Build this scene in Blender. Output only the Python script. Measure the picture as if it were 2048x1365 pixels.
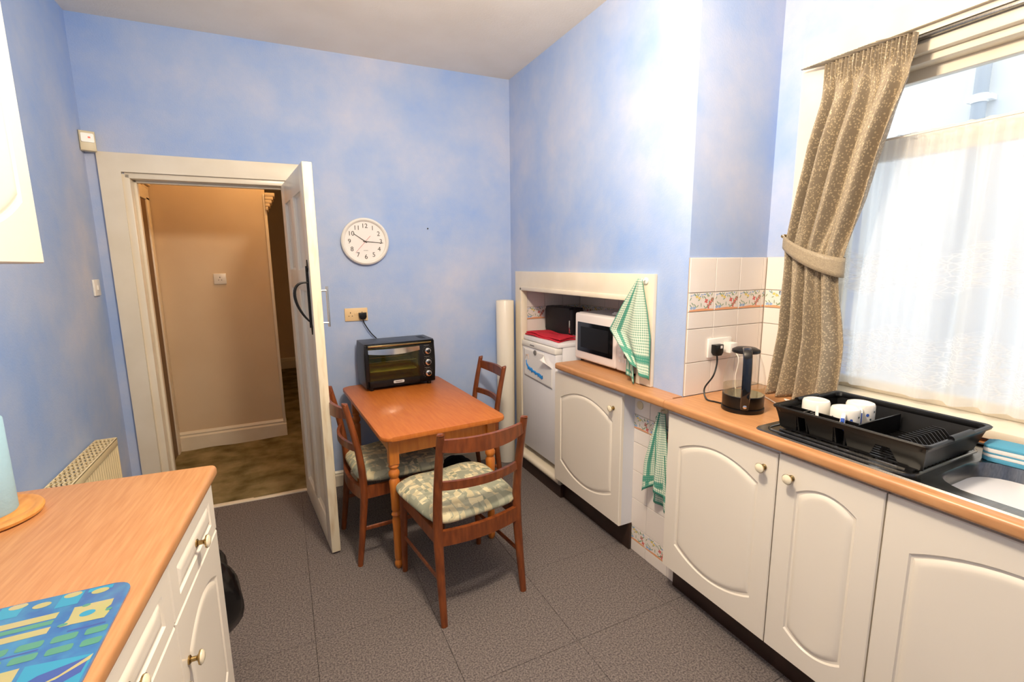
import bpy, bmesh, math, random
from mathutils import Vector, Matrix
random.seed(7)
for o in list(bpy.data.objects): bpy.data.objects.remove(o)
S = bpy.context.scene; COL = S.collection
pi = math.pi; sin = math.sin; cos = math.cos
PHI = 0.0421                      # the back wall is not quite square to the side walls
H = 2.787                         # ceiling height
YC = -1.7356                      # end of the chimney breast
XW = 0.4928                       # window wall
YR = -4.3                         # rear wall
# ------------------------------------------------------------------ camera
yaw, pitch, roll = 0.452, -0.1621, -0.0107
F = Vector((sin(yaw)*cos(pitch), cos(yaw)*cos(pitch), sin(pitch)))
Rt = Vector((cos(yaw), -sin(yaw), 0)); U = Rt.cross(F)
Rt, U = cos(roll)*Rt+sin(roll)*U, -sin(roll)*Rt+cos(roll)*U
cd = bpy.data.cameras.new('camera'); cam = bpy.data.objects.new('camera', cd); COL.objects.link(cam)
cam.matrix_world = Matrix(((Rt.x, U.x, -F.x, -1.566), (Rt.y, U.y, -F.y, -3.22925), (Rt.z, U.z, -F.z, 1.4997), (0, 0, 0, 1)))
cd.sensor_width = 36; cd.lens = 942.48*36/2048; cd.clip_start = 0.02
S.camera = cam
# ------------------------------------------------------------------ light and exposure
w = bpy.data.worlds.new('overcast_sky'); S.world = w; w.use_nodes = True
bg = w.node_tree.nodes['Background']; bg.inputs[0].default_value = (0.90, 0.95, 1.0, 1); bg.inputs[1].default_value = 2.5
S.view_settings.view_transform = 'Standard'; S.view_settings.look = 'None'
S.view_settings.gamma = 1; S.view_settings.use_curve_mapping = False
S.view_settings.exposure = 0.06
LAMP_ROOM = 112; LAMP_HALL = 15

# ================================================================== helpers
def lin(c):
    return tuple(((v/255)/12.92 if v/255 <= .04045 else ((v/255+.055)/1.055)**2.4) for v in c)+(1,)
MATS = {}
def M(name, col, rough=.5, metal=0, col2=None, scale=20, stretch=(1, 1, 1), bump=0, bscale=None, lo=.35, hi=.65, detail=3, spec=.5, coat=0, emit=0, uv=False, trans=0, sheen=0):
    m = bpy.data.materials.new(name); m.use_nodes = True; nt = m.node_tree; N = nt.nodes; L = nt.links
    b = N['Principled BSDF']; b.inputs['Base Color'].default_value = lin(col); b.inputs['Roughness'].default_value = rough
    b.inputs['Metallic'].default_value = metal; b.inputs['Specular IOR Level'].default_value = spec; b.inputs['Coat Weight'].default_value = coat
    b.inputs['Coat Roughness'].default_value = .08; b.inputs['Transmission Weight'].default_value = trans
    if sheen: b.inputs['Sheen Weight'].default_value = sheen
    if emit: b.inputs['Emission Color'].default_value = lin(col); b.inputs['Emission Strength'].default_value = emit
    if col2 or bump:
        tc = N.new('ShaderNodeTexCoord'); mp = N.new('ShaderNodeMapping'); mp.inputs['Scale'].default_value = stretch
        L.new(tc.outputs['UV' if uv else 'Object'], mp.inputs['Vector'])
    if col2:
        n = N.new('ShaderNodeTexNoise'); n.inputs['Scale'].default_value = scale; n.inputs['Detail'].default_value = detail
        r = N.new('ShaderNodeValToRGB'); r.color_ramp.elements[0].position = lo; r.color_ramp.elements[1].position = hi
        r.color_ramp.elements[0].color = lin(col); r.color_ramp.elements[1].color = lin(col2)
        L.new(mp.outputs[0], n.inputs['Vector']); L.new(n.outputs[0], r.inputs[0]); L.new(r.outputs[0], b.inputs['Base Color'])
    if bump:
        n2 = N.new('ShaderNodeTexNoise'); n2.inputs['Scale'].default_value = bscale or scale; n2.inputs['Detail'].default_value = 2
        bp = N.new('ShaderNodeBump'); bp.inputs['Strength'].default_value = bump; bp.inputs['Distance'].default_value = .003
        L.new(mp.outputs[0], n2.inputs['Vector']); L.new(n2.outputs[0], bp.inputs['Height']); L.new(bp.outputs[0], b.inputs['Normal'])
    MATS[name] = m
    return m
def nodes_of(m): return m.node_tree.nodes, m.node_tree.links, m.node_tree.nodes['Principled BSDF']

class G:
    def __init__(s): s.b = bmesh.new(); s.uv = None
    def box(s, lo, hi, bev=0, seg=2, mi=0):
        vs = bmesh.ops.create_cube(s.b, size=1)['verts']
        for v in vs: v.co = Vector([lo[i]+(v.co[i]+.5)*(hi[i]-lo[i]) for i in range(3)])
        fs = set(f for v in vs for f in v.link_faces)
        for f in fs: f.material_index = mi
        if bev:
            es = list(set(e for v in vs for e in v.link_edges))
            bmesh.ops.bevel(s.b, geom=es, offset=bev, segments=seg, profile=.5, affect='EDGES', clamp_overlap=True)
        return s
    def quad(s, *pts, mi=0):
        f = s.b.faces.new([s.b.verts.new(p) for p in pts]); f.material_index = mi; return s
    def ngon(s, pts, z, mi=0): return s.quad(*[(p[0], p[1], z) for p in pts], mi=mi)
    def prism(s, pts, z0, z1, f=lambda x, y, z: (x, y, z), bev=0, mi=0):
        a = [s.b.verts.new(f(x, y, z0)) for x, y in pts]; c = [s.b.verts.new(f(x, y, z1)) for x, y in pts]
        n = len(pts); fs = [s.b.faces.new(a[::-1]), s.b.faces.new(c)]
        for i in range(n): fs.append(s.b.faces.new((a[i], a[(i+1) % n], c[(i+1) % n], c[i])))
        for q in fs: q.material_index = mi
        if bev:
            es = list(fs[0].edges)+list(fs[1].edges)
            bmesh.ops.bevel(s.b, geom=es, offset=bev, segments=2, profile=.5, affect='EDGES', clamp_overlap=True)
        return s
    def rings(s, rings, close=True, cap0=True, cap1=True, mi=0):
        R = [[s.b.verts.new(p) for p in r] for r in rings]; n = len(R[0])
        for a, c in zip(R, R[1:]):
            for i in range(n if close else n-1):
                f = s.b.faces.new((a[i], a[(i+1) % n], c[(i+1) % n], c[i])); f.material_index = mi
        if close and cap0: s.b.faces.new(R[0][::-1]).material_index = mi
        if close and cap1: s.b.faces.new(R[-1]).material_index = mi
        return s
    def lathe(s, prof, seg=24, c=(0, 0, 0), axis='z', cap0=True, cap1=True, mi=0):
        rs = []
        for r, h in prof:
            r = max(r, 1e-4); q = []
            for i in range(seg):
                a = 2*pi*i/seg; x, y = r*cos(a), r*sin(a)
                p = {'z': (x, y, h), 'y': (x, h, -y), 'x': (h, x, y)}[axis]
                q.append((p[0]+c[0], p[1]+c[1], p[2]+c[2]))
            rs.append(q)
        return s.rings(rs, cap0=cap0, cap1=cap1, mi=mi)
    def tube(s, pts, r, seg=8, sx=1, sy=1, closed=False, mi=0):
        pts = [Vector(p) for p in pts]; rs = []; n = len(pts); nrm = None
        for i, p in enumerate(pts):
            if closed: t = pts[(i+1) % n]-pts[i-1]
            else: t = pts[min(i+1, n-1)]-pts[max(i-1, 0)]
            t.normalize()
            if nrm is None:
                nrm = Vector((0, 0, 1)) if abs(t.z) < .9 else Vector((1, 0, 0))
            nrm = (nrm-t*nrm.dot(t)).normalized(); bn = t.cross(nrm)
            rr = r[i] if isinstance(r, (list, tuple)) else r
            rs.append([p+nrm*(rr*sx*cos(2*pi*k/seg))+bn*(rr*sy*sin(2*pi*k/seg)) for k in range(seg)])
        if closed: rs.append(rs[0])
        return s.rings(rs, cap0=not closed, cap1=not closed, mi=mi)
    def grid(s, fn, nu, nv, thick=0, mi=0):
        L = s.b.loops.layers.uv.verify()
        V = [[s.b.verts.new(fn(i/nu, j/nv)) for j in range(nv+1)] for i in range(nu+1)]
        for i in range(nu):
            for j in range(nv):
                ids = ((i, j), (i+1, j), (i+1, j+1), (i, j+1))
                f = s.b.faces.new([V[a][c] for a, c in ids]); f.material_index = mi
                for lp, (a, c) in zip(f.loops, ids): lp[L].uv = (a/nu, c/nv)
        return s
    def build(s, name, mats, parent=None, smooth=40, loc=None, rz=None, solid=0):
        bmesh.ops.remove_doubles(s.b, verts=s.b.verts, dist=1e-5)
        if not solid: bmesh.ops.recalc_face_normals(s.b, faces=s.b.faces)
        me = bpy.data.meshes.new(name); s.b.to_mesh(me); s.b.free()
        for m in (mats if isinstance(mats, (list, tuple)) else [mats]): me.materials.append(MATS[m] if isinstance(m, str) else m)
        if smooth:
            for p in me.polygons: p.use_smooth = True
            me.set_sharp_from_angle(angle=math.radians(smooth))
        o = bpy.data.objects.new(name, me); COL.objects.link(o)
        if parent: o.parent = parent
        if loc: o.location = loc
        if rz is not None: o.rotation_euler.z = rz
        if solid:
            md = o.modifiers.new('thickness', 'SOLIDIFY'); md.thickness = solid; md.offset = 0
        return o
def tag(o, label, cat, group=None):
    o['label'] = label; o['category'] = cat
    if group: o['group'] = group
    return o
def thing(name, label, cat, loc=(0, 0, 0), rz=0, group=None):
    o = bpy.data.objects.new(name, None); o.empty_display_size = .05; COL.objects.link(o); o.location = loc; o.rotation_euler.z = rz
    return tag(o, label, cat, group)
def struct(o): o['kind'] = 'structure'; return o
def sempty(name, loc=(0, 0, 0), rz=0):
    o = bpy.data.objects.new(name, None); COL.objects.link(o); o.location = loc; o.rotation_euler.z = rz; return struct(o)
def inst(src, loc, parent, rot=None, scale=None):
    o = src.copy(); COL.objects.link(o); o.parent = parent; o.location = loc
    if rot: o.rotation_euler = rot
    if scale: o.scale = scale
    return o
def copy_tree(o, parent=None):
    c = o.copy(); COL.objects.link(c); c.parent = parent
    for ch in list(o.children): copy_tree(ch, c)
    return c
def circ(cx, cy, rx, ry=None, n=16, a0=0): return [(cx+rx*cos(a0+2*pi*i/n), cy+(ry or rx)*sin(a0+2*pi*i/n)) for i in range(n)]
def rrect(x0, y0, x1, y1, r, n=5):
    P = []
    for cx, cy, a in ((x1-r, y1-r, 0), (x0+r, y1-r, pi/2), (x0+r, y0+r, pi), (x1-r, y0+r, 3*pi/2)):
        for i in range(n+1): t = a+pi/2*i/n; P.append((cx+r*cos(t), cy+r*sin(t)))
    return P
def bez(p0, p1, p2, p3, n=16):
    p = [Vector(q) for q in (p0, p1, p2, p3)]
    return [((1-t)**3*p[0]+3*(1-t)**2*t*p[1]+3*(1-t)*t*t*p[2]+t**3*p[3]) for t in [i/n for i in range(n+1)]]
def catmull(P, n=8):
    P = [Vector(p) for p in P]; Q = [2*P[0]-P[1]]+P+[2*P[-1]-P[-2]]; out = []
    for i in range(1, len(Q)-2):
        for k in range(n):
            t = k/n; a, b, c, d = Q[i-1:i+3]
            out.append(.5*((2*b)+(c-a)*t+(2*a-5*b+4*c-d)*t*t+(3*b-a-3*c+d)*t**3))
    return out+[P[-1]]
def lerp_tab(tab, z):
    for (z0, a), (z1, b) in zip(tab, tab[1:]):
        if (z0-z)*(z1-z) <= 0: t = (z-z0)/(z1-z0); return a+(b-a)*t
    return tab[-1][1]

# ================================================================== materials
def wall_paint(name, a, b, c, lo=.38, hi=.62):
    m = M(name, a, rough=.75, spec=.25); N, L, p = nodes_of(m)
    tc = N.new('ShaderNodeTexCoord')
    n1 = N.new('ShaderNodeTexNoise'); n1.inputs['Scale'].default_value = 1.5; n1.inputs['Detail'].default_value = 7; n1.inputs['Roughness'].default_value = .62
    r = N.new('ShaderNodeValToRGB'); e = r.color_ramp.elements; e[0].position = lo; e[0].color = lin(a); e[1].position = hi; e[1].color = lin(c)
    x = e.new((lo+hi)/2); x.color = lin(b)
    L.new(tc.outputs['Object'], n1.inputs['Vector']); L.new(n1.outputs[0], r.inputs[0]); L.new(r.outputs[0], p.inputs['Base Color'])
    n2 = N.new('ShaderNodeTexNoise'); n2.inputs['Scale'].default_value = 130; n2.inputs['Detail'].default_value = 3
    bp = N.new('ShaderNodeBump'); bp.inputs['Strength'].default_value = .35; bp.inputs['Distance'].default_value = .002
    L.new(tc.outputs['Object'], n2.inputs['Vector']); L.new(n2.outputs[0], bp.inputs['Height']); L.new(bp.outputs[0], p.inputs['Normal'])
wall_paint('blue_paint', (142, 174, 228), (172, 190, 224), (202, 205, 222), .28, .72)


M('ceiling_paint', (246, 236, 222), .9, col2=(240, 229, 214), scale=3, bump=.25, bscale=90)
M('hall_paint', (226, 204, 172), .8, col2=(220, 196, 162), scale=2)

M('white_gloss', (240, 228, 206), .28, col2=(234, 221, 197), scale=6)
M('door_white', (238, 230, 214), .3, col2=(228, 216, 194), scale=3, stretch=(1, 1, .3))
M('door_edge_wear', (240, 226, 196), .4, col2=(206, 176, 128), scale=5, stretch=(6, 6, 1), lo=.5, hi=.85)
M('carpet_grey', (86, 79, 78), .95, col2=(136, 126, 121), scale=150, lo=.34, hi=.66, bump=.7, bscale=240, spec=.1)
M('carpet_joint', (58, 51, 49), .95)
M('hall_carpet', (96, 84, 50), .98, col2=(158, 142, 104), scale=6, lo=.3, hi=.7, detail=6, bump=1, bscale=60, spec=.05)
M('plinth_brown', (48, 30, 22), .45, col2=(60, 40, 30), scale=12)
M('cabinet_white', (240, 230, 214), .33)

M('carcass_white', (226, 226, 230), .4)
M('worktop_beech', (204, 150, 102), .34, col2=(184, 127, 80), scale=26, stretch=(6, .35, 1), detail=5, lo=.3, hi=.75)
M('worktop_edge', (226, 166, 104), .3, col2=(212, 150, 90), scale=26, stretch=(6, .35, 1))
M('pine_top', (200, 116, 46), .42, col2=(184, 96, 32), scale=14, stretch=(5, .5, 1), detail=5, lo=.3, hi=.75, coat=.05)
M('pine_orange', (206, 124, 44), .35, col2=(188, 104, 34), scale=14, stretch=(4, 4, .5), coat=.2)
M('teak', (136, 70, 30), .38, col2=(106, 50, 19), scale=18, stretch=(3, 3, .6), detail=5, coat=.15)
M('tile_white', (240, 230, 220), .14, spec=.6)
M('grout', (206, 190, 172), .85)
M('black_plastic', (13, 12, 12), .35, spec=.35)
M('black_matte', (24, 23, 25), .6, bump=.2, bscale=60)
M('black_gloss', (12, 12, 14), .08, coat=.6)
M('oven_body', (66, 68, 74), .38, metal=.3)
M('black_bag', (12, 12, 13), .22, bump=.9, bscale=22)
M('black_cloth', (16, 15, 17), .9, bump=.5, bscale=40)
M('chrome', (220, 216, 208), .12, 1)
M('steel_brushed', (142, 139, 134), .24, 1, col2=(124, 122, 118), scale=60, stretch=(.2, 6, 1))

M('brass', (176, 150, 100), .25, 1)
M('iron_black', (22, 20, 20), .45, .4)
M('knob_cream', (240, 226, 196), .2)
M('white_plastic', (240, 236, 228), .3)
M('cream_plastic', (232, 200, 150), .4)
M('ivory_plastic', (224, 208, 172), .4)
M('grey_print', (120, 116, 112), .6)
M('dark_print', (70, 60, 52), .6)
M('red_print', (204, 70, 64), .5)
M('fridge_white', (236, 234, 236), .35, bump=.08, bscale=200)
M('microwave_white', (240, 230, 224), .28)
M('paper_white', (240, 236, 232), .8)
M('blue_ink', (44, 140, 214), .7)
M('brown_ink', (206, 176, 156), .7)
M('red_cloth', (206, 34, 56), .85, bump=.5, bscale=120)
M('roll_white', (238, 230, 214), .3, coat=.2)
M('radiator_cream', (234, 216, 172), .4)
M('slot_shade', (60, 48, 36), .8)  # dark colour painted for the shade inside socket and vent openings
M('blue_tissue', (160, 200, 218), .95, bump=.4, bscale=60)
M('board_wood', (224, 160, 84), .45, col2=(204, 136, 62), scale=20, stretch=(3, .6, 1))
M('mug_white', (244, 238, 226), .18, spec=.6)
M('mug_blue', (60, 96, 190), .2)
M('mug_green', (60, 84, 90), .3)
M('scourer_blue', (84, 160, 190), .8, bump=.6, bscale=80)
M('scourer_white', (236, 232, 226), .8, bump=.6, bscale=80)
M('flower_red', (224, 110, 102), .2); M('leaf_green', (140, 164, 128), .2); M('flower_blue', (156, 182, 216), .2)
M('flower_yellow', (232, 206, 120), .2); M('peach_band', (236, 168, 122), .2)
M('mat_blue', (56, 100, 164), .22, col2=(66, 132, 176), scale=22, coat=.4)
M('mat_cyan', (56, 148, 182), .18, coat=.4); M('mat_green', (84, 146, 120), .18, coat=.4)
M('mat_yellow', (174, 172, 108), .18, col2=(184, 168, 122), scale=14, coat=.4); M('mat_indigo', (66, 88, 156), .18, coat=.4)
M('render_white', (236, 236, 234), .9, bump=.6, bscale=14)
M('pipe_grey', (176, 182, 188), .6)

M('led_red', (230, 60, 40), .4, emit=1)
M('hall_brown', (120, 92, 62), .6)
M('wire_white', (240, 230, 216), .5)
M('food_tray', (170, 160, 90), .35, .2, col2=(120, 130, 84), scale=9)
M('badge_silver', (206, 204, 200), .4)
def glass(name, tint, gl=.12, ior=1.45):
    m = bpy.data.materials.new(name); m.use_nodes = True; N = m.node_tree.nodes; L = m.node_tree.links; N.clear()
    out = N.new('ShaderNodeOutputMaterial'); mx = N.new('ShaderNodeMixShader'); t = N.new('ShaderNodeBsdfTransparent'); g = N.new('ShaderNodeBsdfGlossy')
    t.inputs[0].default_value = lin(tint); g.inputs['Roughness'].default_value = .03
    lw = N.new('ShaderNodeLayerWeight'); lw.inputs['Blend'].default_value = gl
    ml = N.new('ShaderNodeMath'); ml.operation = 'MULTIPLY_ADD'; ml.inputs[1].default_value = .6; ml.inputs[2].default_value = .03; L.new(lw.outputs['Facing'], ml.inputs[0]); L.new(ml.outputs[0], mx.inputs[0]); L.new(t.outputs[0], mx.inputs[1]); L.new(g.outputs[0], mx.inputs[2]); L.new(mx.outputs[0], out.inputs[0]); MATS[name] = m
glass('pane_glass', (250, 252, 252), .05); glass('kettle_glass', (250, 252, 252), .07); glass('water', (247, 247, 238), .12)
glass('oven_glass', (226, 228, 196), .12)
def net_mat():
    m = bpy.data.materials.new('net_lace'); m.use_nodes = True; N = m.node_tree.nodes; L = m.node_tree.links; N.clear()
    out = N.new('ShaderNodeOutputMaterial'); mx = N.new('ShaderNodeMixShader'); t = N.new('ShaderNodeBsdfTransparent')
    add = N.new('ShaderNodeMixShader'); d = N.new('ShaderNodeBsdfDiffuse'); tr = N.new('ShaderNodeBsdfTranslucent')
    for q in (d, tr): q.inputs[0].default_value = lin((250, 248, 244))
    add.inputs[0].default_value = .65
    L.new(d.outputs[0], add.inputs[1]); L.new(tr.outputs[0], add.inputs[2])
    tc = N.new('ShaderNodeTexCoord'); mp = N.new('ShaderNodeMapping'); mp.inputs['Scale'].default_value = (9, 14, 1)
    v = N.new('ShaderNodeTexVoronoi'); v.inputs['Scale'].default_value = 4.5; v.feature = 'DISTANCE_TO_EDGE'
    sp = N.new('ShaderNodeSeparateXYZ'); L.new(tc.outputs['UV'], sp.inputs[0]); L.new(tc.outputs['UV'], mp.inputs[0]); L.new(mp.outputs[0], v.inputs['Vector'])
    r = N.new('ShaderNodeValToRGB'); r.color_ramp.elements[0].position = .02; r.color_ramp.elements[0].color = (.96, .96, .96, 1)
    r.color_ramp.elements[1].position = .12; r.color_ramp.elements[1].color = (.74, .74, .74, 1)
    L.new(v.outputs['Distance'], r.inputs[0])
    # lace bands in scalloped rows on the lower part of the net
    w1 = N.new('ShaderNodeMath'); w1.operation = 'MULTIPLY'; w1.inputs[1].default_value = 34; L.new(sp.outputs[0], w1.inputs[0])
    w2 = N.new('ShaderNodeMath'); w2.operation = 'SINE'; L.new(w1.outputs[0], w2.inputs[0])
    w3 = N.new('ShaderNodeMath'); w3.operation = 'MULTIPLY_ADD'; w3.inputs[1].default_value = .022; L.new(w2.outputs[0], w3.inputs[0]); L.new(sp.outputs[1], w3.inputs[2])
    cr = N.new('ShaderNodeValToRGB'); el = cr.color_ramp.elements; cr.color_ramp.interpolation = 'EASE'
    el[0].position = .42; el[0].color = (0, 0, 0, 1); el[1].position = .45; el[1].color = (1, 1, 1, 1)
    for p_, c_ in ((.58, 1), (.60, 0), (.74, 0), (.77, 1), (.93, 1), (.95, 0)):
        q = el.new(p_); q.color = (c_, c_, c_, 1)
    L.new(w3.outputs[0], cr.inputs[0])
    mixf = N.new('ShaderNodeMix'); mixf.inputs[2].default_value = .66
    L.new(cr.outputs[0], mixf.inputs[0]); L.new(r.outputs[0], mixf.inputs[3])
    L.new(mixf.outputs[0], mx.inputs[0]); L.new(t.outputs[0], mx.inputs[1]); L.new(add.outputs[0], mx.inputs[2]); L.new(mx.outputs[0], out.inputs[0]); MATS['net_lace'] = m
net_mat()
def towel_mat():
    m = M('towel_check', (236, 236, 214), .9); N, L, p = nodes_of(m)
    tc = N.new('ShaderNodeTexCoord'); sp = N.new('ShaderNodeSeparateXYZ'); L.new(tc.outputs['UV'], sp.inputs[0])
    def mth(op, a, b=None):
        n = N.new('ShaderNodeMath'); n.operation = op
        for i, q in enumerate((a, b)):
            if q is None: continue
            if isinstance(q, (int, float)): n.inputs[i].default_value = q
            else: L.new(q, n.inputs[i])
        return n.outputs[0]
    def stripes(s, fr, th): return mth('LESS_THAN', mth('FRACT', mth('MULTIPLY', s, fr)), th)
    def band(s, a, b): return mth('MULTIPLY', mth('GREATER_THAN', s, a), mth('LESS_THAN', s, b))
    a = stripes(sp.outputs[0], 26, .45); b = stripes(sp.outputs[1], 38, .45)
    bands = mth('MAXIMUM', mth('MAXIMUM', band(sp.outputs[0], .16, .23), band(sp.outputs[0], .0, .035)), mth('MAXIMUM', band(sp.outputs[1], .80, .87), mth('MAXIMUM', band(sp.outputs[1], .965, 1.1), band(sp.outputs[0], .96, 1.1))))
    k = mth('MINIMUM', mth('ADD', mth('MULTIPLY', mth('ADD', a, b), .45), mth('MULTIPLY', bands, .8)), 1)
    mx = N.new('ShaderNodeMix'); mx.data_type = 'RGBA'; mx.inputs[6].default_value = lin((240, 240, 218)); mx.inputs[7].default_value = lin((64, 148, 126))
    L.new(k, mx.inputs[0]); L.new(mx.outputs[2], p.inputs['Base Color'])
towel_mat()
def curtain_mat():
    m = M('curtain_jacquard', (160, 138, 104), .5, sheen=.2); N, L, p = nodes_of(m)
    tc = N.new('ShaderNodeTexCoord'); mp = N.new('ShaderNodeMapping'); mp.inputs['Scale'].default_value = (105, 165, 1); mp.inputs['Rotation'].default_value = (0, 0, .5)
    n0 = N.new('ShaderNodeTexNoise'); n0.inputs['Scale'].default_value = 1.0; n0.inputs['Detail'].default_value = 1
    v = N.new('ShaderNodeTexVoronoi'); v.inputs['Scale'].default_value = 1.0; v.inputs['Randomness'].default_value = 1
    L.new(tc.outputs['UV'], mp.inputs[0]); L.new(mp.outputs[0], v.inputs['Vector'])
    r = N.new('ShaderNodeValToRGB'); r.color_ramp.elements[0].position = .28; r.color_ramp.elements[0].color = lin((204, 184, 148))
    r.color_ramp.elements[1].position = .42; r.color_ramp.elements[1].color = lin((148, 132, 108))
    L.new(v.outputs['Distance'], r.inputs[0]); L.new(r.outputs[0], p.inputs['Base Color'])
    r2 = N.new('ShaderNodeMapRange'); r2.inputs[1].default_value = .28; r2.inputs[2].default_value = .42; r2.inputs[3].default_value = .28; r2.inputs[4].default_value = .65
    L.new(v.outputs['Distance'], r2.inputs[0]); L.new(r2.outputs[0], p.inputs['Roughness'])
curtain_mat()
def seat_mat():
    m = M('seat_fabric', (150, 148, 120), .9, bump=.3, bscale=150); N, L, p = nodes_of(m)
    tc = N.new('ShaderNodeTexCoord'); mp = N.new('ShaderNodeMapping'); mp.inputs['Scale'].default_value = (46, 13, 12); mp.inputs['Rotation'].default_value = (0, 0, .6)
    mp2 = N.new('ShaderNodeMapping'); mp2.inputs['Scale'].default_value = (14, 42, 12); mp2.inputs['Rotation'].default_value = (0, 0, .5)
    def vor(mpx, s):
        v = N.new('ShaderNodeTexVoronoi'); v.inputs['Scale'].default_value = s; L.new(tc.outputs['Object'], mpx.inputs[0]); L.new(mpx.outputs[0], v.inputs['Vector']); return v
    v1 = vor(mp, 1); v2 = vor(mp2, 1)
    r = N.new('ShaderNodeValToRGB'); r.color_ramp.interpolation = 'CONSTANT'; e = r.color_ramp.elements
    e[0].position = 0; e[0].color = lin((148, 150, 128)); e[1].position = .40; e[1].color = lin((168, 166, 142))
    for q, c in ((.56, (200, 188, 150)), (.70, (220, 208, 168)), (.86, (136, 142, 120))): x = e.new(q); x.color = lin(c)
    sx = N.new('ShaderNodeSeparateColor'); L.new(v1.outputs['Color'], sx.inputs[0]); s2 = N.new('ShaderNodeSeparateColor'); L.new(v2.outputs['Color'], s2.inputs[0])
    ad = N.new('ShaderNodeMath'); ad.operation = 'MULTIPLY_ADD'; ad.inputs[1].default_value = .45; L.new(s2.outputs[0], ad.inputs[0])
    ml = N.new('ShaderNodeMath'); ml.operation = 'MULTIPLY'; ml.inputs[1].default_value = .55; L.new(sx.outputs[0], ml.inputs[0]); L.new(ml.outputs[0], ad.inputs[2])
    L.new(ad.outputs[0], r.inputs[0]); L.new(r.outputs[0], p.inputs['Base Color'])
seat_mat()

# ================================================================== the room
def bw(x): return -x*PHI          # y of the back wall plane at room x
# floor: slab with carpet tiles laid on it
fl = struct(G().box((-2.5, YR, -.08), (.55, .12, -.006)).build('floor', 'carpet_joint', smooth=0))
xs = [-2.443]+[-2.03+.475*i for i in range(5)]+[.0]; ys = [YR]+[-3.73+.475*i for i in range(8)]+[.2]
proto = None; gp = .0007
for i in range(len(xs)-1):
    for j in range(len(ys)-1):
        x0, x1, y0, y1 = xs[i]+gp, xs[i+1]-gp, ys[j]+gp, ys[j+1]-gp
        reg = abs(x1-x0-.475+2*gp) < 1e-6 and abs(y1-y0-.475+2*gp) < 1e-6 and y1 < 0
        if reg and proto: inst(proto, ((x0+x1)/2, (y0+y1)/2, 0), fl); continue
        cx, cy = (x0+x1)/2, (y0+y1)/2
        pts = [(x0, y0), (x1, y0), (x1, min(y1, bw(x1)-.001)), (x0, min(y1, bw(x0)-.001))]
        o = G().prism([(p[0]-cx, p[1]-cy) for p in pts], -.008, 0, bev=.0007).build('carpet_tile', 'carpet_grey', fl, smooth=0, loc=(cx, cy, 0))
        if reg: proto = o
struct(G().box((-3.6, -.02+.0, -.08), (-.6, 4.6, -.004)).build('floor_hall', 'hall_carpet', smooth=0)).location.y = .13
def hallbump(u, v):
    x = -2.44+u*1.85; y = .10+v*4.2
    return (x, y, .006+.006*sin(9*x+3*sin(4*y))*sin(7*y+2*cos(5*x)))
hc = G().grid(hallbump, 60, 120).build('hall_carpet_pile', 'hall_carpet'); struct(hc); hc.name = 'floor_hall_carpet'
struct(G().box((-2.6, YR-.1, H), (.6, .14, H+.1)).build('ceiling', 'ceiling_paint', smooth=0))
struct(G().box((-3.6, .14, H), (-.6, 4.7, H+.1)).build('ceiling_hall', 'hall_paint', smooth=0))
# back wall in its own turned frame: x along the wall (0 at the chimney corner), y into the wall
DL, DR, DH = -2.285, -1.487, 2.005
wb = struct(G().box((-2.56, 0, 0), (DL, .12, H)).box((DR, 0, 0), (.0, .12, H)).box((DL, 0, DH), (DR, .12, H)).build('wall_back', 'blue_paint', smooth=0, rz=-PHI))
struct(G().box((-2.56, YR-.1, 0), (-2.443, .22, H)).build('wall_left', 'blue_paint', smooth=0))
# chimney breast with its opening
NY0, NY1, NZ = -.2, -1.47, 1.335
wr = struct(G().box((0, NY0, 0), (.6, .02, H)).box((0, YC, 0), (.6, NY1, H)).box((0, NY1, NZ), (.6, NY0, H)).box((.49, NY1, 0), (.6, NY0, NZ)).build('wall_right', 'blue_paint', smooth=0))
WY0, WY1, WZ0, WZ1 = -1.94, -3.25, .955, 2.292
ww = struct(G().box((XW, WY0, 0), (XW+.35, YC+.02, H)).box((XW, YR-.1, 0), (XW+.35, WY1, H)).box((XW, WY1, 0), (XW+.35, WY0, WZ0)).box((XW, WY1, WZ1), (XW+.35, WY0, H)).build('wall_window', 'blue_paint', smooth=0))
struct(G().box((-2.56, YR-.1, 0), (.85, YR, H)).build('wall_rear', 'blue_paint', smooth=0))
# hall
struct(G().box((-2.55, .22, 0), (-2.43, 1.4, H)).build('wall_hall_left', 'hall_paint', smooth=0))
hw = struct(G().box((-2.55, 1.30, 0), (-1.63, 1.42, H)).build('wall_hall', 'hall_paint', smooth=0))
struct(G().box((-2.6, 4.42, 0), (-.6, 4.55, H)).build('wall_hall_far', 'hall_paint', smooth=0))
struct(G().box((-1.05, .2, 0), (-.93, 4.45, H)).build('wall_hall_right', 'hall_paint', smooth=0))
struct(G().box((-2.6, 1.42, 0), (-2.5, 4.45, H)).build('wall_hall_side', 'hall_paint', smooth=0))
def skirting(name, x0, x1, y, h=.16, d=.022, mat='white_gloss'):
    g = G().prism([(0, 0), (-d, 0), (-d, h*.72), (-d*.55, h*.8), (-d*.7, h*.88), (-d*.25, h), (0, h)], x0, x1, f=lambda a, b, c: (c, y+a, b))
    return struct(g.build(name, mat, smooth=0))
skirting('baseboard_hall', -2.43, -1.62, 1.30)
skirting('baseboard_hall_far', -1.75, -1.06, 4.42)
bb = skirting('baseboard_back', DR+.12, -.002, 0, h=.105); bb.rotation_euler.z = -PHI
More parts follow.
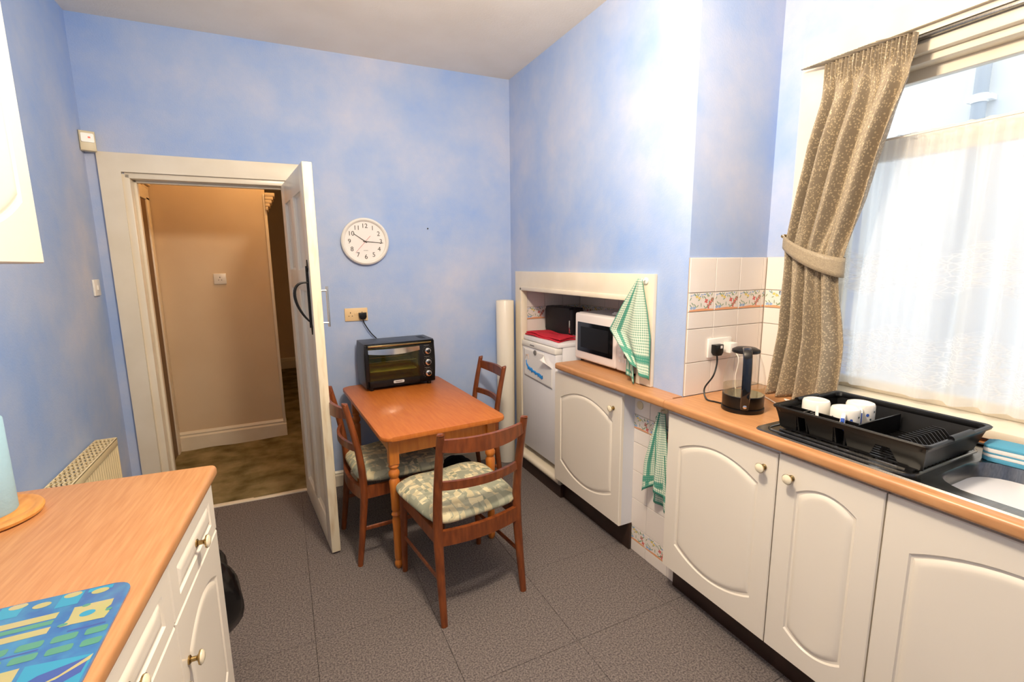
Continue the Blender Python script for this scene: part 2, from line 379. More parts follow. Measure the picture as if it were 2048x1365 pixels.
# hall doorway on its left wall, plaster corbels
struct(G().box((-2.43, .70, 0), (-2.41, .80, 2.02), .004).box((-2.43, 1.20, 0), (-2.41, 1.29, 2.02), .004).box((-2.43, .70, 2.0), (-2.41, 1.29, 2.09), .004).build('trim_5', 'white_gloss'))
hd = struct(G().box((-2.428, .80, .01), (-2.42, 1.20, 2.0)).build('door_2', 'hall_brown', smooth=0))
def corbel(name, x, y, z, sx, label):
    g = G()
    for i, (wd, hh) in enumerate(((.075, .03), (.062, .028), (.05, .028), (.036, .026), (.02, .03))):
        z0 = z-sum(q for _, q in ((.075, .03), (.062, .028), (.05, .028), (.036, .026), (.02, .03))[:i+1])
        g.box((min(x, x+sx*wd), y-.05, z0), (max(x, x+sx*wd), y+.1, z0+hh), .006)
    return tag(g.build(name, 'hall_paint'), label, 'corbel', None)
corbel('corbel', -1.63, 1.31, 2.10, 1, 'stepped cream plaster corbel at the end of the hall wall')
corbel('corbel', -2.43, 1.235, 2.22, 1, 'cream plaster corbel in the hall corner above the brown doorway')
struct(G().box((-1.645, 1.285, 0), (-1.622, 1.31, 2.09), .004).build('corner_highlight', 'white_gloss'))  # added white post; its colour stands in for the highlight along the wall corner

# ------------------------------------------------------------------ door frame, threshold and door
def wallpt(xw, off=0): return (xw*cos(PHI)-off*sin(PHI), -xw*sin(PHI)-off*cos(PHI))
AO = .107
g = G()
g.prism([(DL-AO, 0), (DL-.012, 0), (DL-.012, DH+.012), (DR+.012, DH+.012), (DR+.012, 0), (DR+AO, 0), (DR+AO, DH+AO), (DL-AO, DH+AO)], -.022, 0, f=lambda x, z, y: (x, y, z), bev=.004)
struct(g.build('trim_2', 'white_gloss', rz=-PHI))
g = G().box((DL-.014, -.006, 0), (DL+.022, .13, DH), .003).box((DR-.022, -.006, 0), (DR+.014, .13, DH), .003).box((DL, -.006, DH-.022), (DR, .13, DH+.014), .003)
g.box((DL+.022, .05, 0), (DL+.036, .085, DH-.02), .002).box((DL+.02, .05, DH-.036), (DR-.02, .085, DH-.02), .002).box((DR-.036, .05, 0), (DR-.022, .085, DH-.02), .002)
struct(g.build('trim_3', 'white_gloss', rz=-PHI))
struct(G().box((DL+.02, -.004, -.006), (DR-.02, .035, .008), .004).build('trim_4', 'white_gloss', rz=-PHI))
# door leaf, hinged at the right jamb and swung into the room; local x along the leaf, y through it
da = Vector((-1.526, .07)); db = Vector((-1.437, -.782)); dv = (db-da).normalized(); ang = math.atan2(dv.y, dv.x)
hx = da+dv*.055
DW, DT, DZ = .80, .044, 1.975
door = sempty('door_1', (hx.x, hx.y, 0), ang)
# frame members of the leaf with recessed panels between
def leaf(x0, x1, z0, z1, mat='door_white', name='door_stile', bev=.004): return G().box((x0, 0, z0), (x1, DT, z1), bev).build(name, mat, door)
leaf(0, .115, .012, DZ); leaf(DW-.112, DW-.006, .012, DZ); leaf(.345, .445, .16, 1.86, name='door_muntin')
G().box((DW-.008, -.0005, .012), (DW, DT+.0005, DZ), .004).build('door_edge', 'door_edge_wear', door)['label'] = 'worn cream closing edge of the door'
leaf(.114, DW-.111, .012, .165, name='door_rail'); leaf(.114, DW-.111, 1.375, 1.482, name='door_rail'); leaf(.114, DW-.111, 1.858, DZ, name='door_rail')
for x0, x1 in ((.114, .346), (.444, DW-.111)):
    for z0, z1 in ((.163, 1.377), (1.48, 1.86)):
        p = G().box((x0-.002, .016, z0-.002), (x1+.002, DT-.016, z1+.002)).build('door_panel', 'door_white', door, smooth=0)
        b = G()
        for y0, y1, yo in ((.016, .006, 0), (DT-.016, DT-.006, 0)):
            a = [(x0, z0), (x1, z0), (x1, z1), (x0, z1)]; c = [(x0+.012, z0+.012), (x1-.012, z0+.012), (x1-.012, z1-.012), (x0+.012, z1-.012)]
            b.rings([[(x, y1, z) for x, z in a], [(x, y0-.0005 if y0 < .02 else y0+.0005, z) for x, z in c]], cap0=False, cap1=False)
        b.build('panel_bead', 'door_white', p, smooth=0)
# black iron handle on the face towards the hall doorway (local y = 0 side), steel pull on the other
hm = G().tube([(DW-.055, -.003, 1.20), (DW-.055, -.003, 1.50)], .009, 8, sx=.35)
hm.prism([(-.016, 0), (0, .04), (.016, 0), (0, -.02)], -.005, 0, f=lambda x, z, y: (DW-.055+x, y, 1.49+z)).prism([(-.014, 0), (0, .02), (.014, 0), (0, -.04)], -.005, 0, f=lambda x, z, y: (DW-.055+x, y, 1.205+z))
hnd = hm.build('door_handle', 'iron_black', door); hnd['label'] = 'black wrought iron pull handle'
G().tube(bez((DW-.055, -.002, 1.42), (DW-.055, -.10, 1.44), (DW-.055, -.08, 1.30), (DW-.055, -.004, 1.225), 18), [.004+.003*sin(pi*i/18) for i in range(19)], 8).build('grip', 'iron_black', hnd)
g = G().tube([(DW-.05, DT+.035, 1.20), (DW-.05, DT+.035, 1.40)], .006, 10)
for z in (1.22, 1.38): g.tube([(DW-.05, DT-.002, z), (DW-.05, DT+.035, z)], .005, 8)
g.build('pull_bar', 'chrome', door)['label'] = 'slim steel bar pull'
for z in (.25, 1.75): G().box((-.012, DT-.012, z-.045), (.02, DT+.004, z+.045), .002).build('hinge', 'brass', door)

# ------------------------------------------------------------------ tiles
TH = .006
tile_cache = {}
def tile_mesh(wd, ht, floral):
    key = (round(wd, 3), round(ht, 3), floral)
    if key in tile_cache: return tile_cache[key]
    g = G().box((0, -TH, 0), (wd, 0, ht), .0018)
    mats = ['tile_white']
    if floral:   # printed border: red flowers, leaves, blue and yellow blooms, peach band at the foot
        mats += ['flower_red', 'leaf_green', 'flower_blue', 'flower_yellow', 'peach_band']
        y = -TH-.0003; rnd = random.Random(5)
        def blob(cx, cz, rx, rz, a, mi, n=7):
            P = []
            for i in range(n):
                t = 2*pi*i/n; u, v = rx*cos(t), rz*sin(t); P.append((min(max(cx+u*cos(a)-v*sin(a), .001), wd-.001), min(max(cz+u*sin(a)+v*cos(a), .001), ht-.001)))
            g.quad(*[(p[0], y-.00002*mi, p[1]) for p in P], mi=mi)
        g.quad((.002, y, .001), (wd-.002, y, .001), (wd-.002, y, ht*.10), (wd*.5, y, ht*.15), (.002, y, ht*.09), mi=5)
        for k in range(int(26*wd/.15)): blob(rnd.uniform(.008, wd-.008), rnd.uniform(ht*.15, ht*.95), rnd.uniform(.007, .013), .0024, rnd.uniform(.3, 2.6), 2, 6)
        for k in range(int(9*wd/.15)): blob(rnd.uniform(.008, wd-.01), rnd.uniform(ht*.78, ht*.95), .006, .003, rnd.uniform(-.4, .4), 3, 6)
        for fx, fz in ((.68, .55), (.84, .42), (.76, .25), (.92, .6)):
            if fx*.15 > wd-.01: continue
            for q in range(4): blob(fx*.15+.006*cos(q*pi/2+.5), fz*ht+.006*sin(q*pi/2+.5), .0055, .0042, q*pi/2+.5, 1)
        for fx, fz in ((.3, .8), (.4, .72)):
            if fx*.15 > wd-.01: continue
            blob(fx*.15, fz*ht, .008, .006, 0, 4, 8)
        for fx in (.1, .22):
            if fx*.15 < wd-.01: blob(fx*.15, .2*ht, .009, .006, .3, 3, 8)
    o = g.build('tile', mats, smooth=0); me = o.data; bpy.data.objects.remove(o)
    tile_cache[key] = me; return me
def lay(parent, cols, rows, frame, name_f='border_tile'):
    """cols: [(a0,a1)], rows: [(z0,z1,floral)]; frame(a) -> (x,y), rz"""
    for a0, a1 in cols:
        for z0, z1, fl_ in rows:
            gpx = .0012
            me = tile_mesh(a1-a0-2*gpx, z1-z0-2*gpx, fl_)
            o = bpy.data.objects.new('border_tile' if fl_ else 'tile', me); COL.objects.link(o); o.parent = parent
            (x, y), rz = frame(a0+gpx); o.location = (x, y, z0+gpx); o.rotation_euler.z = rz
t = .1502; WZ = .91
rowsA = [(WZ, WZ+t, 0), (WZ+t, WZ+2*t, 0), (WZ+2*t, WZ+2.5*t, 0), (WZ+2.5*t, WZ+3.05*t, 1), (WZ+3.05*t, WZ+4.05*t, 0)]
cT = .1543; Y_T = YC-.003
lay(wr, [(0, cT), (cT, 2*cT), (2*cT, 3*cT), (3*cT, XW-.008)], rowsA, lambda a: ((a, Y_T), 0))
G().box((0, Y_T, WZ), (XW, YC+.001, WZ+4.05*t)).build('grout', 'grout', wr, smooth=0)
lay(ww, [(0, .106)], rowsA, lambda a: ((XW-.003, YC-.0105-a), -pi/2))
G().box((XW-.003, YC-.118, WZ), (XW+.001, YC, WZ+4.05*t)).build('grout', 'grout', ww, smooth=0)
# chimney face between the cabinets
rowsB = [(0, .062, 0), (.062, .14, 1), (.14, .293, 0), (.293, .447, 0), (.447, .598, 0), (.598, .67, 0), (.67, .745, 1), (.745, .872, 0)]
lay(wr, [(0, .13), (.13, .28), (.28, .33)], rowsB, lambda a: ((-.003, -1.415-a), -pi/2))
G().box((-.003, -1.75, 0), (.001, -1.415, .872)).build('grout', 'grout', wr, smooth=0)
# inside the opening: far side wall and back wall
rowsC = [(.95+t*i, .95+t*(i+1), 0) for i in range(1)]+[(.95+t, .95+t*1.6, 1), (.95+t*1.6, .95+t*2.56, 0)]
lay(wr, [(.02+cT*i, .02+cT*(i+1)) for i in range(3)], rowsC, lambda a: ((a, NY0-.003), 0))
G().box((.02, NY0-.003, .9), (.489, NY0+.001, NZ)).build('grout', 'grout', wr, smooth=0)
lay(wr, [(.012+cT*i, .012+cT*(i+1)) for i in range(8)], rowsC, lambda a: ((.487, NY0-a), -pi/2))
G().box((.487, NY1, .9), (.491, NY0, NZ)).build('grout', 'grout', wr, smooth=0)
# surround of the opening
g = G().prism([(-.116, .0), (-.116, 1.447), (-1.552, 1.447), (-1.552, .912), (-1.462, .912), (-1.462, 1.328), (-.208, 1.328), (-.208, .0)], -.024, .0, f=lambda y, z, x: (x, y, z), bev=.004)
g.box((-.03, -.222, .13), (.02, -.2, 1.335), .004).box((-.03, -1.462, 1.313), (.02, -.2, 1.34), .004).box((-.03, -1.484, .912), (.02, -1.455, 1.335), .004)
struct(g.build('trim_1', 'white_gloss'))

# ------------------------------------------------------------------ window
win = sempty('window_1')
g = G().prism([(WY0+.09, WZ0-.03), (WY0+.09, WZ1+.093), (WY1-.09, WZ1+.093), (WY1-.09, WZ0-.03), (WY1, WZ0-.03), (WY1, WZ1), (WY0, WZ1), (WY0, WZ0-.03)], XW-.022, XW+.002, f=lambda y, z, x: (x, y, z), bev=.003)
g.build('architrave', 'white_gloss', win)
g = G().box((XW-.01, WY0-.022, WZ0), (XW+.16, WY0, WZ1)).box((XW-.01, WY1, WZ0), (XW+.16, WY1+.022, WZ1)).box((XW-.0, WY1, WZ1-.022), (XW+.16, WY0, WZ1))
g.box((XW+.03, WY1, WZ1-.075), (XW+.16, WY0, WZ1-.02), .004).box((XW+.06, WY1, WZ1-.10), (XW+.16, WY0, WZ1-.07), .004)
g.build('frame_lining', 'white_gloss', win)
G().box((XW-.055, WY1-.05, WZ0-.028), (XW+.16, WY0+.03, WZ0+.004), .005).build('sill', 'white_gloss', win)
def sash(name, x, z0, z1):
    g = G()
    g.box((x, WY0-.075, z0), (x+.04, WY0-.022, z1), .003).box((x, WY1+.022, z0), (x+.04, WY1+.075, z1), .003)
    g.box((x, WY1+.06, z1-.045), (x+.04, WY0-.06, z1), .003).box((x, WY1+.06, z0), (x+.04, WY0-.06, z0+.045), .003)
    o = g.build(name, 'white_gloss', win)
    G().box((x+.018, WY1+.07, z0+.04), (x+.022, WY0-.07, z1-.04)).build('pane', 'pane_glass', o, smooth=0)
sash('upper_sash', XW+.12, 1.925, WZ1-.095); sash('lower_sash', XW+.12, WZ0+.004, 1.93)
G().box((XW+.005, WY1+.02, WZ1-.036), (XW+.026, WY0-.015, WZ1-.02), .002).build('curtain_track', 'steel_brushed', win)
# net on its wire
RZ = 1.945
def netf(u, v):
    y = WY0-.03-u*1.24; z = RZ+.012-v*(RZ-WZ0-.02)
    a = .006+.026*min(1, v*3)
    return (XW+.06+a*sin(95*u+2.2*sin(11*u)+1.1*v)*(.5+.5*sin(17*u+1))+.006*sin(230*u)*(1-v), y+.02*v*sin(9*u), z+.004*sin(150*u)*(1 if v == 0 else 0))
nt = thing('net_curtain', 'white lace net curtain gathered on a wire across the lower window', 'net curtain', (0, 0, 0))
G().grid(netf, 260, 40).build('lace', 'net_lace', nt, solid=0)
G().tube([(XW+.034, WY0-.02, RZ), (XW+.034, WY1+.02, RZ)], .0035, 8).build('wire', 'wire_white', nt)
# beige curtain tied back
YL = [(2.276, -1.967), (2.12, -1.965), (1.87, -1.925), (1.57, -1.864), (1.50, -1.868), (1.3, -1.872), (.912, -1.868)]
YRt = [(2.276, -2.268), (2.128, -2.262), (1.9, -2.198), (1.76, -2.165), (1.60, -2.118), (1.50, -2.095), (1.38, -2.10), (1.15, -2.13), (.912, -2.152)]
def curt(u, v):
    z = 2.278-v*(2.278-.9125); sl = .055*u*max(0, 1-abs(z-1.52)/.6)
    l, r = lerp_tab(YL, z), lerp_tab(YRt, z); y = l+(r-l)*u
    pin = math.exp(-((z-1.52)/.16)**2)
    hd = max(0, min(1, (z-2.16)/.06))
    f = .046*(1-.6*pin)*(1-hd)*min(1, (2.3-z)*3)
    x = .440-.012*pin-(f*sin(2*pi*(4.3*u+.25*sin(5*u)+.10*sin(4*z)))+.007*(1-hd)*sin(2*pi*(9.3*u+.3*z)))-hd*.010*sin(2*pi*24*u+sin(30*u))
    bot = max(0, (1.2-z)/.3); x -= .055*bot
    return (min(x, XW-.026), y, z-sl)
cu = thing('window_curtain', 'beige leaf-patterned curtain with pencil pleats tied back at the window', 'curtain', (0, 0, 0))
G().grid(curt, 150, 90).build('drape', 'curtain_jacquard', cu, solid=.0025)
def tieb(u, v):
    a = 2*pi*u; yc_, ry = -1.982, .128; y = yc_+ry*cos(a); k = (y-(-1.86))/(-.25)
    z = 1.585-.115*k-.012*sin(pi*k)+(v-.5)*-(.066-.012*cos(a)); x = .436-.052*sin(a)
    return (min(x, XW-.024), y, z)
tb = G().grid(tieb, 48, 4).build('tieback', 'curtain_jacquard', cu, solid=.004)
hk = G().tube(bez((XW-.02, -1.845, 1.60), (XW-.07, -1.835, 1.60), (XW-.075, -1.85, 1.62), (XW-.05, -1.862, 1.605), 10), .004, 8).build('tieback_hook', 'brass', cu)
# outside: neighbouring rendered wall with a downpipe
struct(G().box((2.5, -7, -1), (2.7, 4, 7)).build('wall_outside', 'render_white', smooth=0))
struct(G().box((.86, -7, -.5), (2.5, 4, -.4)).build('floor_outside', 'render_white', smooth=0))
dp = thing('downpipe', 'grey rainwater downpipe on the white wall outside the window', 'downpipe', (2.435, -1.69, -1))
G().lathe([(.036, 0), (.036, 7.8)], 16).build('pipe', 'pipe_grey', dp)
for z in (1.2, 3.46, 5.4): G().lathe([(.042, z), (.042, z+.05)], 16).box((-.015, -.06, z+.01), (.06, .06, z+.04)).build('bracket', 'render_white', dp)

# ================================================================== fitted units on the right
XF = -.097     # face of the doors
def door_front(wd, ht, arch=True, bow=.055, mrg=(.065, .075), th=.018, thin=False):
    """slab in local x (0..wd), z (0..ht), front towards -y; routed arched panel"""
    n = 14
    def outline(ins, depth):
        x0, x1 = mrg[0]+ins, wd-mrg[0]-ins; zb, zt = mrg[1]+ins, ht-mrg[1]-ins
        bw_ = bow if arch else 0; P = []
        for i in range(n): u = i/n; P.append((x0+(x1-x0)*u, -depth, zb+bw_*(2*u-1)**2 if arch else zb))
        for i in range(n): u = i/n; P.append((x1, -depth, (zb+bw_)+(zt-bw_-zb-bw_)*u))
        for i in range(n): u = i/n; P.append((x1+(x0-x1)*u, -depth, zt-bw_*(2*u-1)**2))
        for i in range(n): u = i/n; P.append((x0, -depth, (zt-bw_)+(zb+bw_-zt+bw_)*u))
        return P
    def rect(ins, depth):
        P = []; x0, x1, z0, z1 = ins, wd-ins, ins, ht-ins
        for i in range(n): P.append((x0+(x1-x0)*i/n, -depth, z0))
        for i in range(n): P.append((x1, -depth, z0+(z1-z0)*i/n))
        for i in range(n): P.append((x1+(x0-x1)*i/n, -depth, z1))
        for i in range(n): P.append((x0, -depth, z1+(z0-z1)*i/n))
        return P
    g = G(); g.rings([rect(0, 0), rect(0, th-.003), rect(.003, th), outline(0, th), outline(.004, th-.005), outline(.010, th-.0055), outline(.016, th-.001), outline(.026, th+.0005), outline(.034, th)], cap0=True, cap1=True)
    return g
def knob(parent, loc, rot=(0, 0, 0)):
    k = G().lathe([(.010, 0), (.0105, -.003), (.006, -.006), (.0055, -.016), (.009, -.020), (.0165, -.0225), (.0175, -.026)], 20, axis='y', cap1=True).build('knob', 'brass', parent, loc=loc)
    k.rotation_euler = rot
    c = G().lathe([(.0165, -.0255), (.0155, -.029), (.010, -.032), (.0001, -.033)], 20, axis='y').build('knob_cap', 'knob_cream', k)
    c['label'] = 'cream enamel cap of the knob'
    return k
def base_unit(name, label, y0, y1, z0, z1, knob_at, x_back, plinth=True, mat='cabinet_white', side=True, zp0=0, zp1=.15):
    """door faces -x; y0 is the far end (greater y)"""
    t_ = thing(name, label, 'cabinet', (XF, y0, 0), -pi/2)     # local x runs towards the camera (-y), local -y is room side (-x)
    wd = y0-y1
    o = door_front(wd-.004, z1-z0, bow=.11*wd).build('door', mat, t_, smooth=30, loc=(.002, .0, z0))
    # the slab is built with its face at local y = -0.018
    if knob_at: knob(o, (knob_at[0], -.018, knob_at[1]))
    d = x_back-XF
    G().box((.004, .001, .15), (wd-.004, d, .87)).build('carcass', 'carcass_white', t_, smooth=0)
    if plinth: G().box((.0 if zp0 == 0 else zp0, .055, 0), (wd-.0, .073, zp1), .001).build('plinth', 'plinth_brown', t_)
    return t_
# doors sit in front of XF by 18 mm, so shift XF so that the door face lies at -0.097
XF = -.079
GRP = 'white base units under the sink worktop'
base_unit('base_cabinet', 'white arched-panel base cabinet under the microwave', -.80, -1.44, .152, .845, (.575, .62), .47)
base_unit('base_cabinet', 'white base cabinet door next to the hanging tea towel under the kettle', -1.752, -2.262, .135, .852, (.46, .655), .47, group if False else True)
base_unit('base_cabinet', 'narrow white base cabinet under the dish rack', -2.262, -2.582, .135, .858, (.05, .655), .47)
base_unit('base_cabinet', 'wide white base cabinet under the sink bowl', -2.582, -3.20, .135, .858, None, .47)
# worktops
WX = -.122
def worktop_edge(g, y0, y1, x0, z0=.872, z1=.91, r=.012):
    pts = [(x0+r+r*cos(a), z1-r+r*sin(a)) for a in [pi/2+pi/2*i/5 for i in range(6)]]+[(x0+r+r*cos(a), z0+r+r*sin(a)) for a in [pi+pi/2*i/5 for i in range(6)]]+[(x0+.06, z0), (x0+.06, z1)]
    return g.prism(pts, y1, y0, f=lambda x, z, y: (x, y, z))
SY0, SY1, SX0, SX1 = -2.150, -3.12, -.088, .392       # sink plate
BY0, BY1, BX0, BX1 = -2.645, -3.05, -.03, .275       # bowl
g = worktop_edge(G(), -.845, -1.745, WX)
g.box((WX+.06, -1.4685, .872), (.46, -.845, .91)).box((WX+.06, -1.7335, .872), (-.0005, -1.4685, .91))
g.prism([(WX+.012, -.846), (WX+.05, -.835), (.46, -.835), (.46, -.85), (WX+.012, -.85)], .874, .908)
tag(g.build('worktop', 'worktop_beech'), 'beech-effect worktop strip running under the microwave into the chimney opening', 'worktop')
g = worktop_edge(G(), -1.7465, -3.6, WX)
g.box((WX+.06, BY0+.02, .872), (XW-.002, -1.7465, .91)).box((WX+.06, -3.6, .872), (XW-.002, BY1-.02, .91)).box((WX+.06, BY1-.02, .872), (BX0-.02, BY0+.02, .91)).box((BX1+.02, BY1-.02, .872), (XW-.002, BY0+.02, .91))
tag(g.build('worktop', 'worktop_beech'), 'beech-effect worktop holding the steel sink and the kettle', 'worktop')
# hearth step under the fridge
hb = thing('hearth_base', 'low dark plinth with a white rounded edge under the fridge', 'plinth', (0, 0, 0))
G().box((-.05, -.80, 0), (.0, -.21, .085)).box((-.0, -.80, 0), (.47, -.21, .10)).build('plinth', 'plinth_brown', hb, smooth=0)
G().tube([(-.048, -.205, .11), (-.048, -.80, .11)], .023, 10).box((-.048, -.80, .09), (.47, -.21, .132)).build('edge_board', 'white_gloss', hb)
# sink
sk = thing('kitchen_sink', 'stainless steel inset sink with ribbed drainer', 'sink', (0, 0, .91))
def rr3(x0, y0, x1, y1, r, z): return [(x, y, z) for x, y in rrect(x0, y0, x1, y1, r, 6)]
g = G().rings([rr3(SX0, SY1, SX1, SY0, .03, -.001), rr3(SX0+.004, SY1+.004, SX1-.004, SY0-.004, .028, .005), rr3(SX0+.016, SY1+.016, SX1-.016, SY0-.016, .022, .004)], cap0=False, cap1=False)
o1 = rr3(SX0+.016, SY1+.016, SX1-.016, SY0-.016, .022, .004); i1 = rr3(BX0-.012, BY1-.012, BX1+.012, BY0+.012, .10, .004)
g.rings([o1, i1], cap0=False, cap1=False)
prev = []
for ins, z, r in ((-.012, .004, .10), (-.004, .002, .095), (.0, -.006, .09), (.010, -.10, .085), (.03, -.142, .07), (.07, -.150, .05)):
    prev.append(rr3(BX0+ins, BY1+ins, BX1-ins, BY0-ins, r, z))
g.rings(prev, cap0=False, cap1=True)
bmesh.ops.reverse_faces(g.b, faces=g.b.faces)
g.build('basin', 'steel_brushed', sk, smooth=35)
g = G(); dx0, dx1, dy0, dy1 = SX0+.03, SX1-.05, SY0-.03, BY0+.03
g.tube([(x, y, .0045) for x, y in rrect(dx0, dy1, dx1, dy0, .03, 5)], .004, 6, closed=True)
for k in range(9):
    x = dx0+.035+k*(dx1-dx0-.07)/8; g.tube([(x, dy0-.03, .0045), (x, dy1+.03, .0045)], .0035, 6)
g.build('drainer_ribs', 'steel_brushed', sk)
G().lathe([(.03, -.1495), (.036, -.1485), (.03, -.147), (.001, -.147)], 16, c=((BX0+BX1)/2, (BY0+BY1)/2, 0)).build('waste', 'chrome', sk)
G().box((SX1-.006, -3.1, -.001), (SX1+.012, -2.17, .012), .003).build('sealant', 'black_plastic', sk)

# ================================================================== table and chairs
TR = .05
TZ = .712
tbl = thing('kitchen_table', 'orange pine kitchen table with turned legs against the blue wall', 'table', (-.909, -.555, 0), TR)
TW, TL = .325, .545
g = G().prism(rrect(-TW, -TL, TW, TL, .045, 6), TZ-.022, TZ, bev=.007); g.build('table_top', 'pine_top', tbl)
lx, ly = TW-.065, TL-.078
for s in (-1, 1):
    G().box((s*lx-.011, -ly, TZ-.115), (s*lx+.011, ly, TZ-.021), .002).build('apron', 'pine_orange', tbl)
    G().box((-lx, s*ly-.011, TZ-.115), (lx, s*ly+.011, TZ-.021), .002).build('apron', 'pine_orange', tbl)
legp = [(.012, 0), (.019, .012), (.021, .03), (.015, .045), (.019, .055), (.020, .20), (.021, .26), (.017, .275), (.024, .29), (.017, .305), (.022, .315), (.022, .345), (.024, .42), (.026, .465), (.018, .478), (.027, .495), (.027, .51), (.018, .525), (.026, .54), (.02, .555)]
for sx in (-1, 1):
    for sy in (-1, 1):
        g = G().lathe(legp, 16).box((-.024, -.024, .552), (.024, .024, TZ-.021), .003)
        g.build('leg', 'pine_orange', tbl, loc=(sx*lx, sy*ly, 0))
def rail(x0, x1, y0, bowy, zc, hh, th, mid=0, n=12):
    rs = []
    for i in range(n+1):
        u = i/n; x = x0+(x1-x0)*u; k = 1-(2*u-1)**2; y = y0+bowy*k; h2 = hh/2+mid*k
        rs.append([(x, y-th/2, zc-h2), (x, y+th/2, zc-h2), (x, y+th/2, zc+hh/2), (x, y-th/2, zc+hh/2)])
    return rs
def make_chair(label, loc, rz):
    c = thing('dining_chair', label, 'chair', loc, rz, 'dining chairs around the kitchen table')
    def plank(name, rs, mat='teak'):
        g = G().rings(rs); bmesh.ops.bevel(g.b, geom=[e for e in g.b.edges if len(e.link_faces) == 2 and e.calc_face_angle(0) > .8], offset=.004, segments=2, affect='EDGES'); return g.build(name, mat, c)
    for s in (-1, 1):
        pth = catmull([(s*.200, -.232, 0), (s*.197, -.205, .22), (s*.195, -.190, .40), (s*.195, -.205, .60), (s*.196, -.250, .825), (s*.196, -.256, .845)], 6)
        rad = [.0145+.006*min(1, p.z/.35) if p.z < .4 else .0205-.005*(p.z-.4)/.44 for p in pth]; rad[-1] = .008
        G().tube(pth, rad, 10, sx=1.05, sy=.95).build('leg', 'teak', c)['label'] = 'rear leg running up into the back post'
        G().tube([(s*.208, .212, 0), (s*.200, .205, .41)], [.0135, .0195], 10).build('leg', 'teak', c)
        plank('seat_rail', [[(s*.197-.010, y, .35), (s*.197+.010, y, .35), (s*.197+.010, y, .41), (s*.197-.010, y, .41)] for y in (-.195, .0, .20)])
        G().tube([(s*.197, -.205, .19), (s*.203, .207, .185)], .0095, 8, sx=1.2, sy=.7).build('stretcher', 'teak', c)
    plank('seat_rail', rail(-.19, .19, -.195, -.028, .378, .066, .020)); plank('seat_rail', rail(-.20, .20, .204, .012, .378, .06, .020))
    plank('top_rail', rail(-.196, .196, -.245, -.045, .800, .048, .017, .017)); plank('back_rail', rail(-.190, .190, -.207, -.045, .615, .036, .015))
    # stuffed pad, wider at the front
    def pad(u, v):
        a = 2*pi*u; e = .36; ca, sa = cos(a), sin(a)
        px = math.copysign(abs(ca)**e, ca); py = math.copysign(abs(sa)**e, sa)
        t_ = -pi/2+pi*v; rr = max(cos(t_), 0)**.45; zz = sin(t_)
        wdt = .232+.022*py; x = wdt*px*(rr if rr > .001 else .001); y = .02+.232*py*(rr if rr > .001 else .001)
        q = (x/.23)**2+((y-.02)/.23)**2
        z = .448+(.047*zz if zz > 0 else .036*zz)
        if zz > .3: z += .004*sin(26*x+2*sin(9*y))*sin(19*y+1)-.008*math.exp(-q*6)
        return (x, y, z)
    g = G().grid(pad, 64, 22); bmesh.ops.remove_doubles(g.b, verts=g.b.verts, dist=.0005)
    g.build('seat_pad', 'seat_fabric', c, smooth=80)['label'] = 'padded seat in sage and cream leaf fabric'
    return c
make_chair('teak dining chair with its back to the room, standing clear of the table', (-.893, -1.262, 0), .12)
make_chair('teak dining chair tucked under the table beside the open door', (-1.104, -.715, 0), -pi/2+.086)
make_chair('teak dining chair between the table and the white roll in the corner', (-.578, -.352, 0), pi/2+.0)
def blob(name, mat, c, r, amp, seed, label, cat, flat=0):
    rnd = random.Random(seed); ph = [rnd.uniform(0, 6) for _ in range(6)]
    def f(u, v):
        a = 2*pi*u; b = -pi/2+pi*v; d = Vector((cos(b)*cos(a), cos(b)*sin(a), sin(b)))
        k = 1+amp*(sin(5*a+ph[0]+3*b)*.5+sin(3*a-ph[1])*.5*cos(b)+sin(9*a+7*b+ph[2])*.3)*cos(b)
        z = d.z*r[2]*k
        return (d.x*r[0]*k, d.y*r[1]*k, max(z, -r[2]*.9))
    g = G().grid(f, 48, 24); bmesh.ops.remove_doubles(g.b, verts=g.b.verts, dist=.0005)
    o = g.build(name, mat, smooth=60, loc=c); return tag(o, label, cat)
blob('shopping_bag', 'black_cloth', (-.585, -.33, .10), (.12, .13, .11), .08, 3, 'soft black bag on the floor under the corner chair', 'bag')

# ------------------------------------------------------------------ mini oven on the table
ov = thing('mini_oven', 'black countertop mini oven with glass door and three dials on the pine table', 'oven', (-.915, -.115, TZ), .05)
OW, OD, OH = .235, .115, .285
z0 = .018
prof = []
for i in range(9): a = -1+2*i/8; prof.append(a)
g = G()
def ovring(y, k):
    P = []; zc = z0+OH/2
    for i in range(9): a = -1+2*i/8; P.append((OW*k*(1-.035*a*a)*1.0, y, zc+a*OH/2*k))
    for i in range(9): a = 1-2*i/8; P.append((-OW*k*(1-.035*a*a), y, zc+a*OH/2*k))
    return P
body = G().rings([ovring(OD, .965), ovring(OD-.01, 1), ovring(-OD+.012, 1), ovring(-OD, .985)], cap1=False)
body.rings([[(x*f, y, z0+OH/2+(z-z0-OH/2)*f) for x, y, z in ovring(-OD, .985)] for f in (1,)]+[[(x, -OD, z) for x, z in [(-OW*.9+2*OW*.9*0, 0)]*18]] if False else [ovring(-OD, .985), ovring(-OD+.004, .96)], cap0=False, cap1=False)
body.build('body', 'oven_body', ov, smooth=30)
DX0, DX1 = -.212, .128
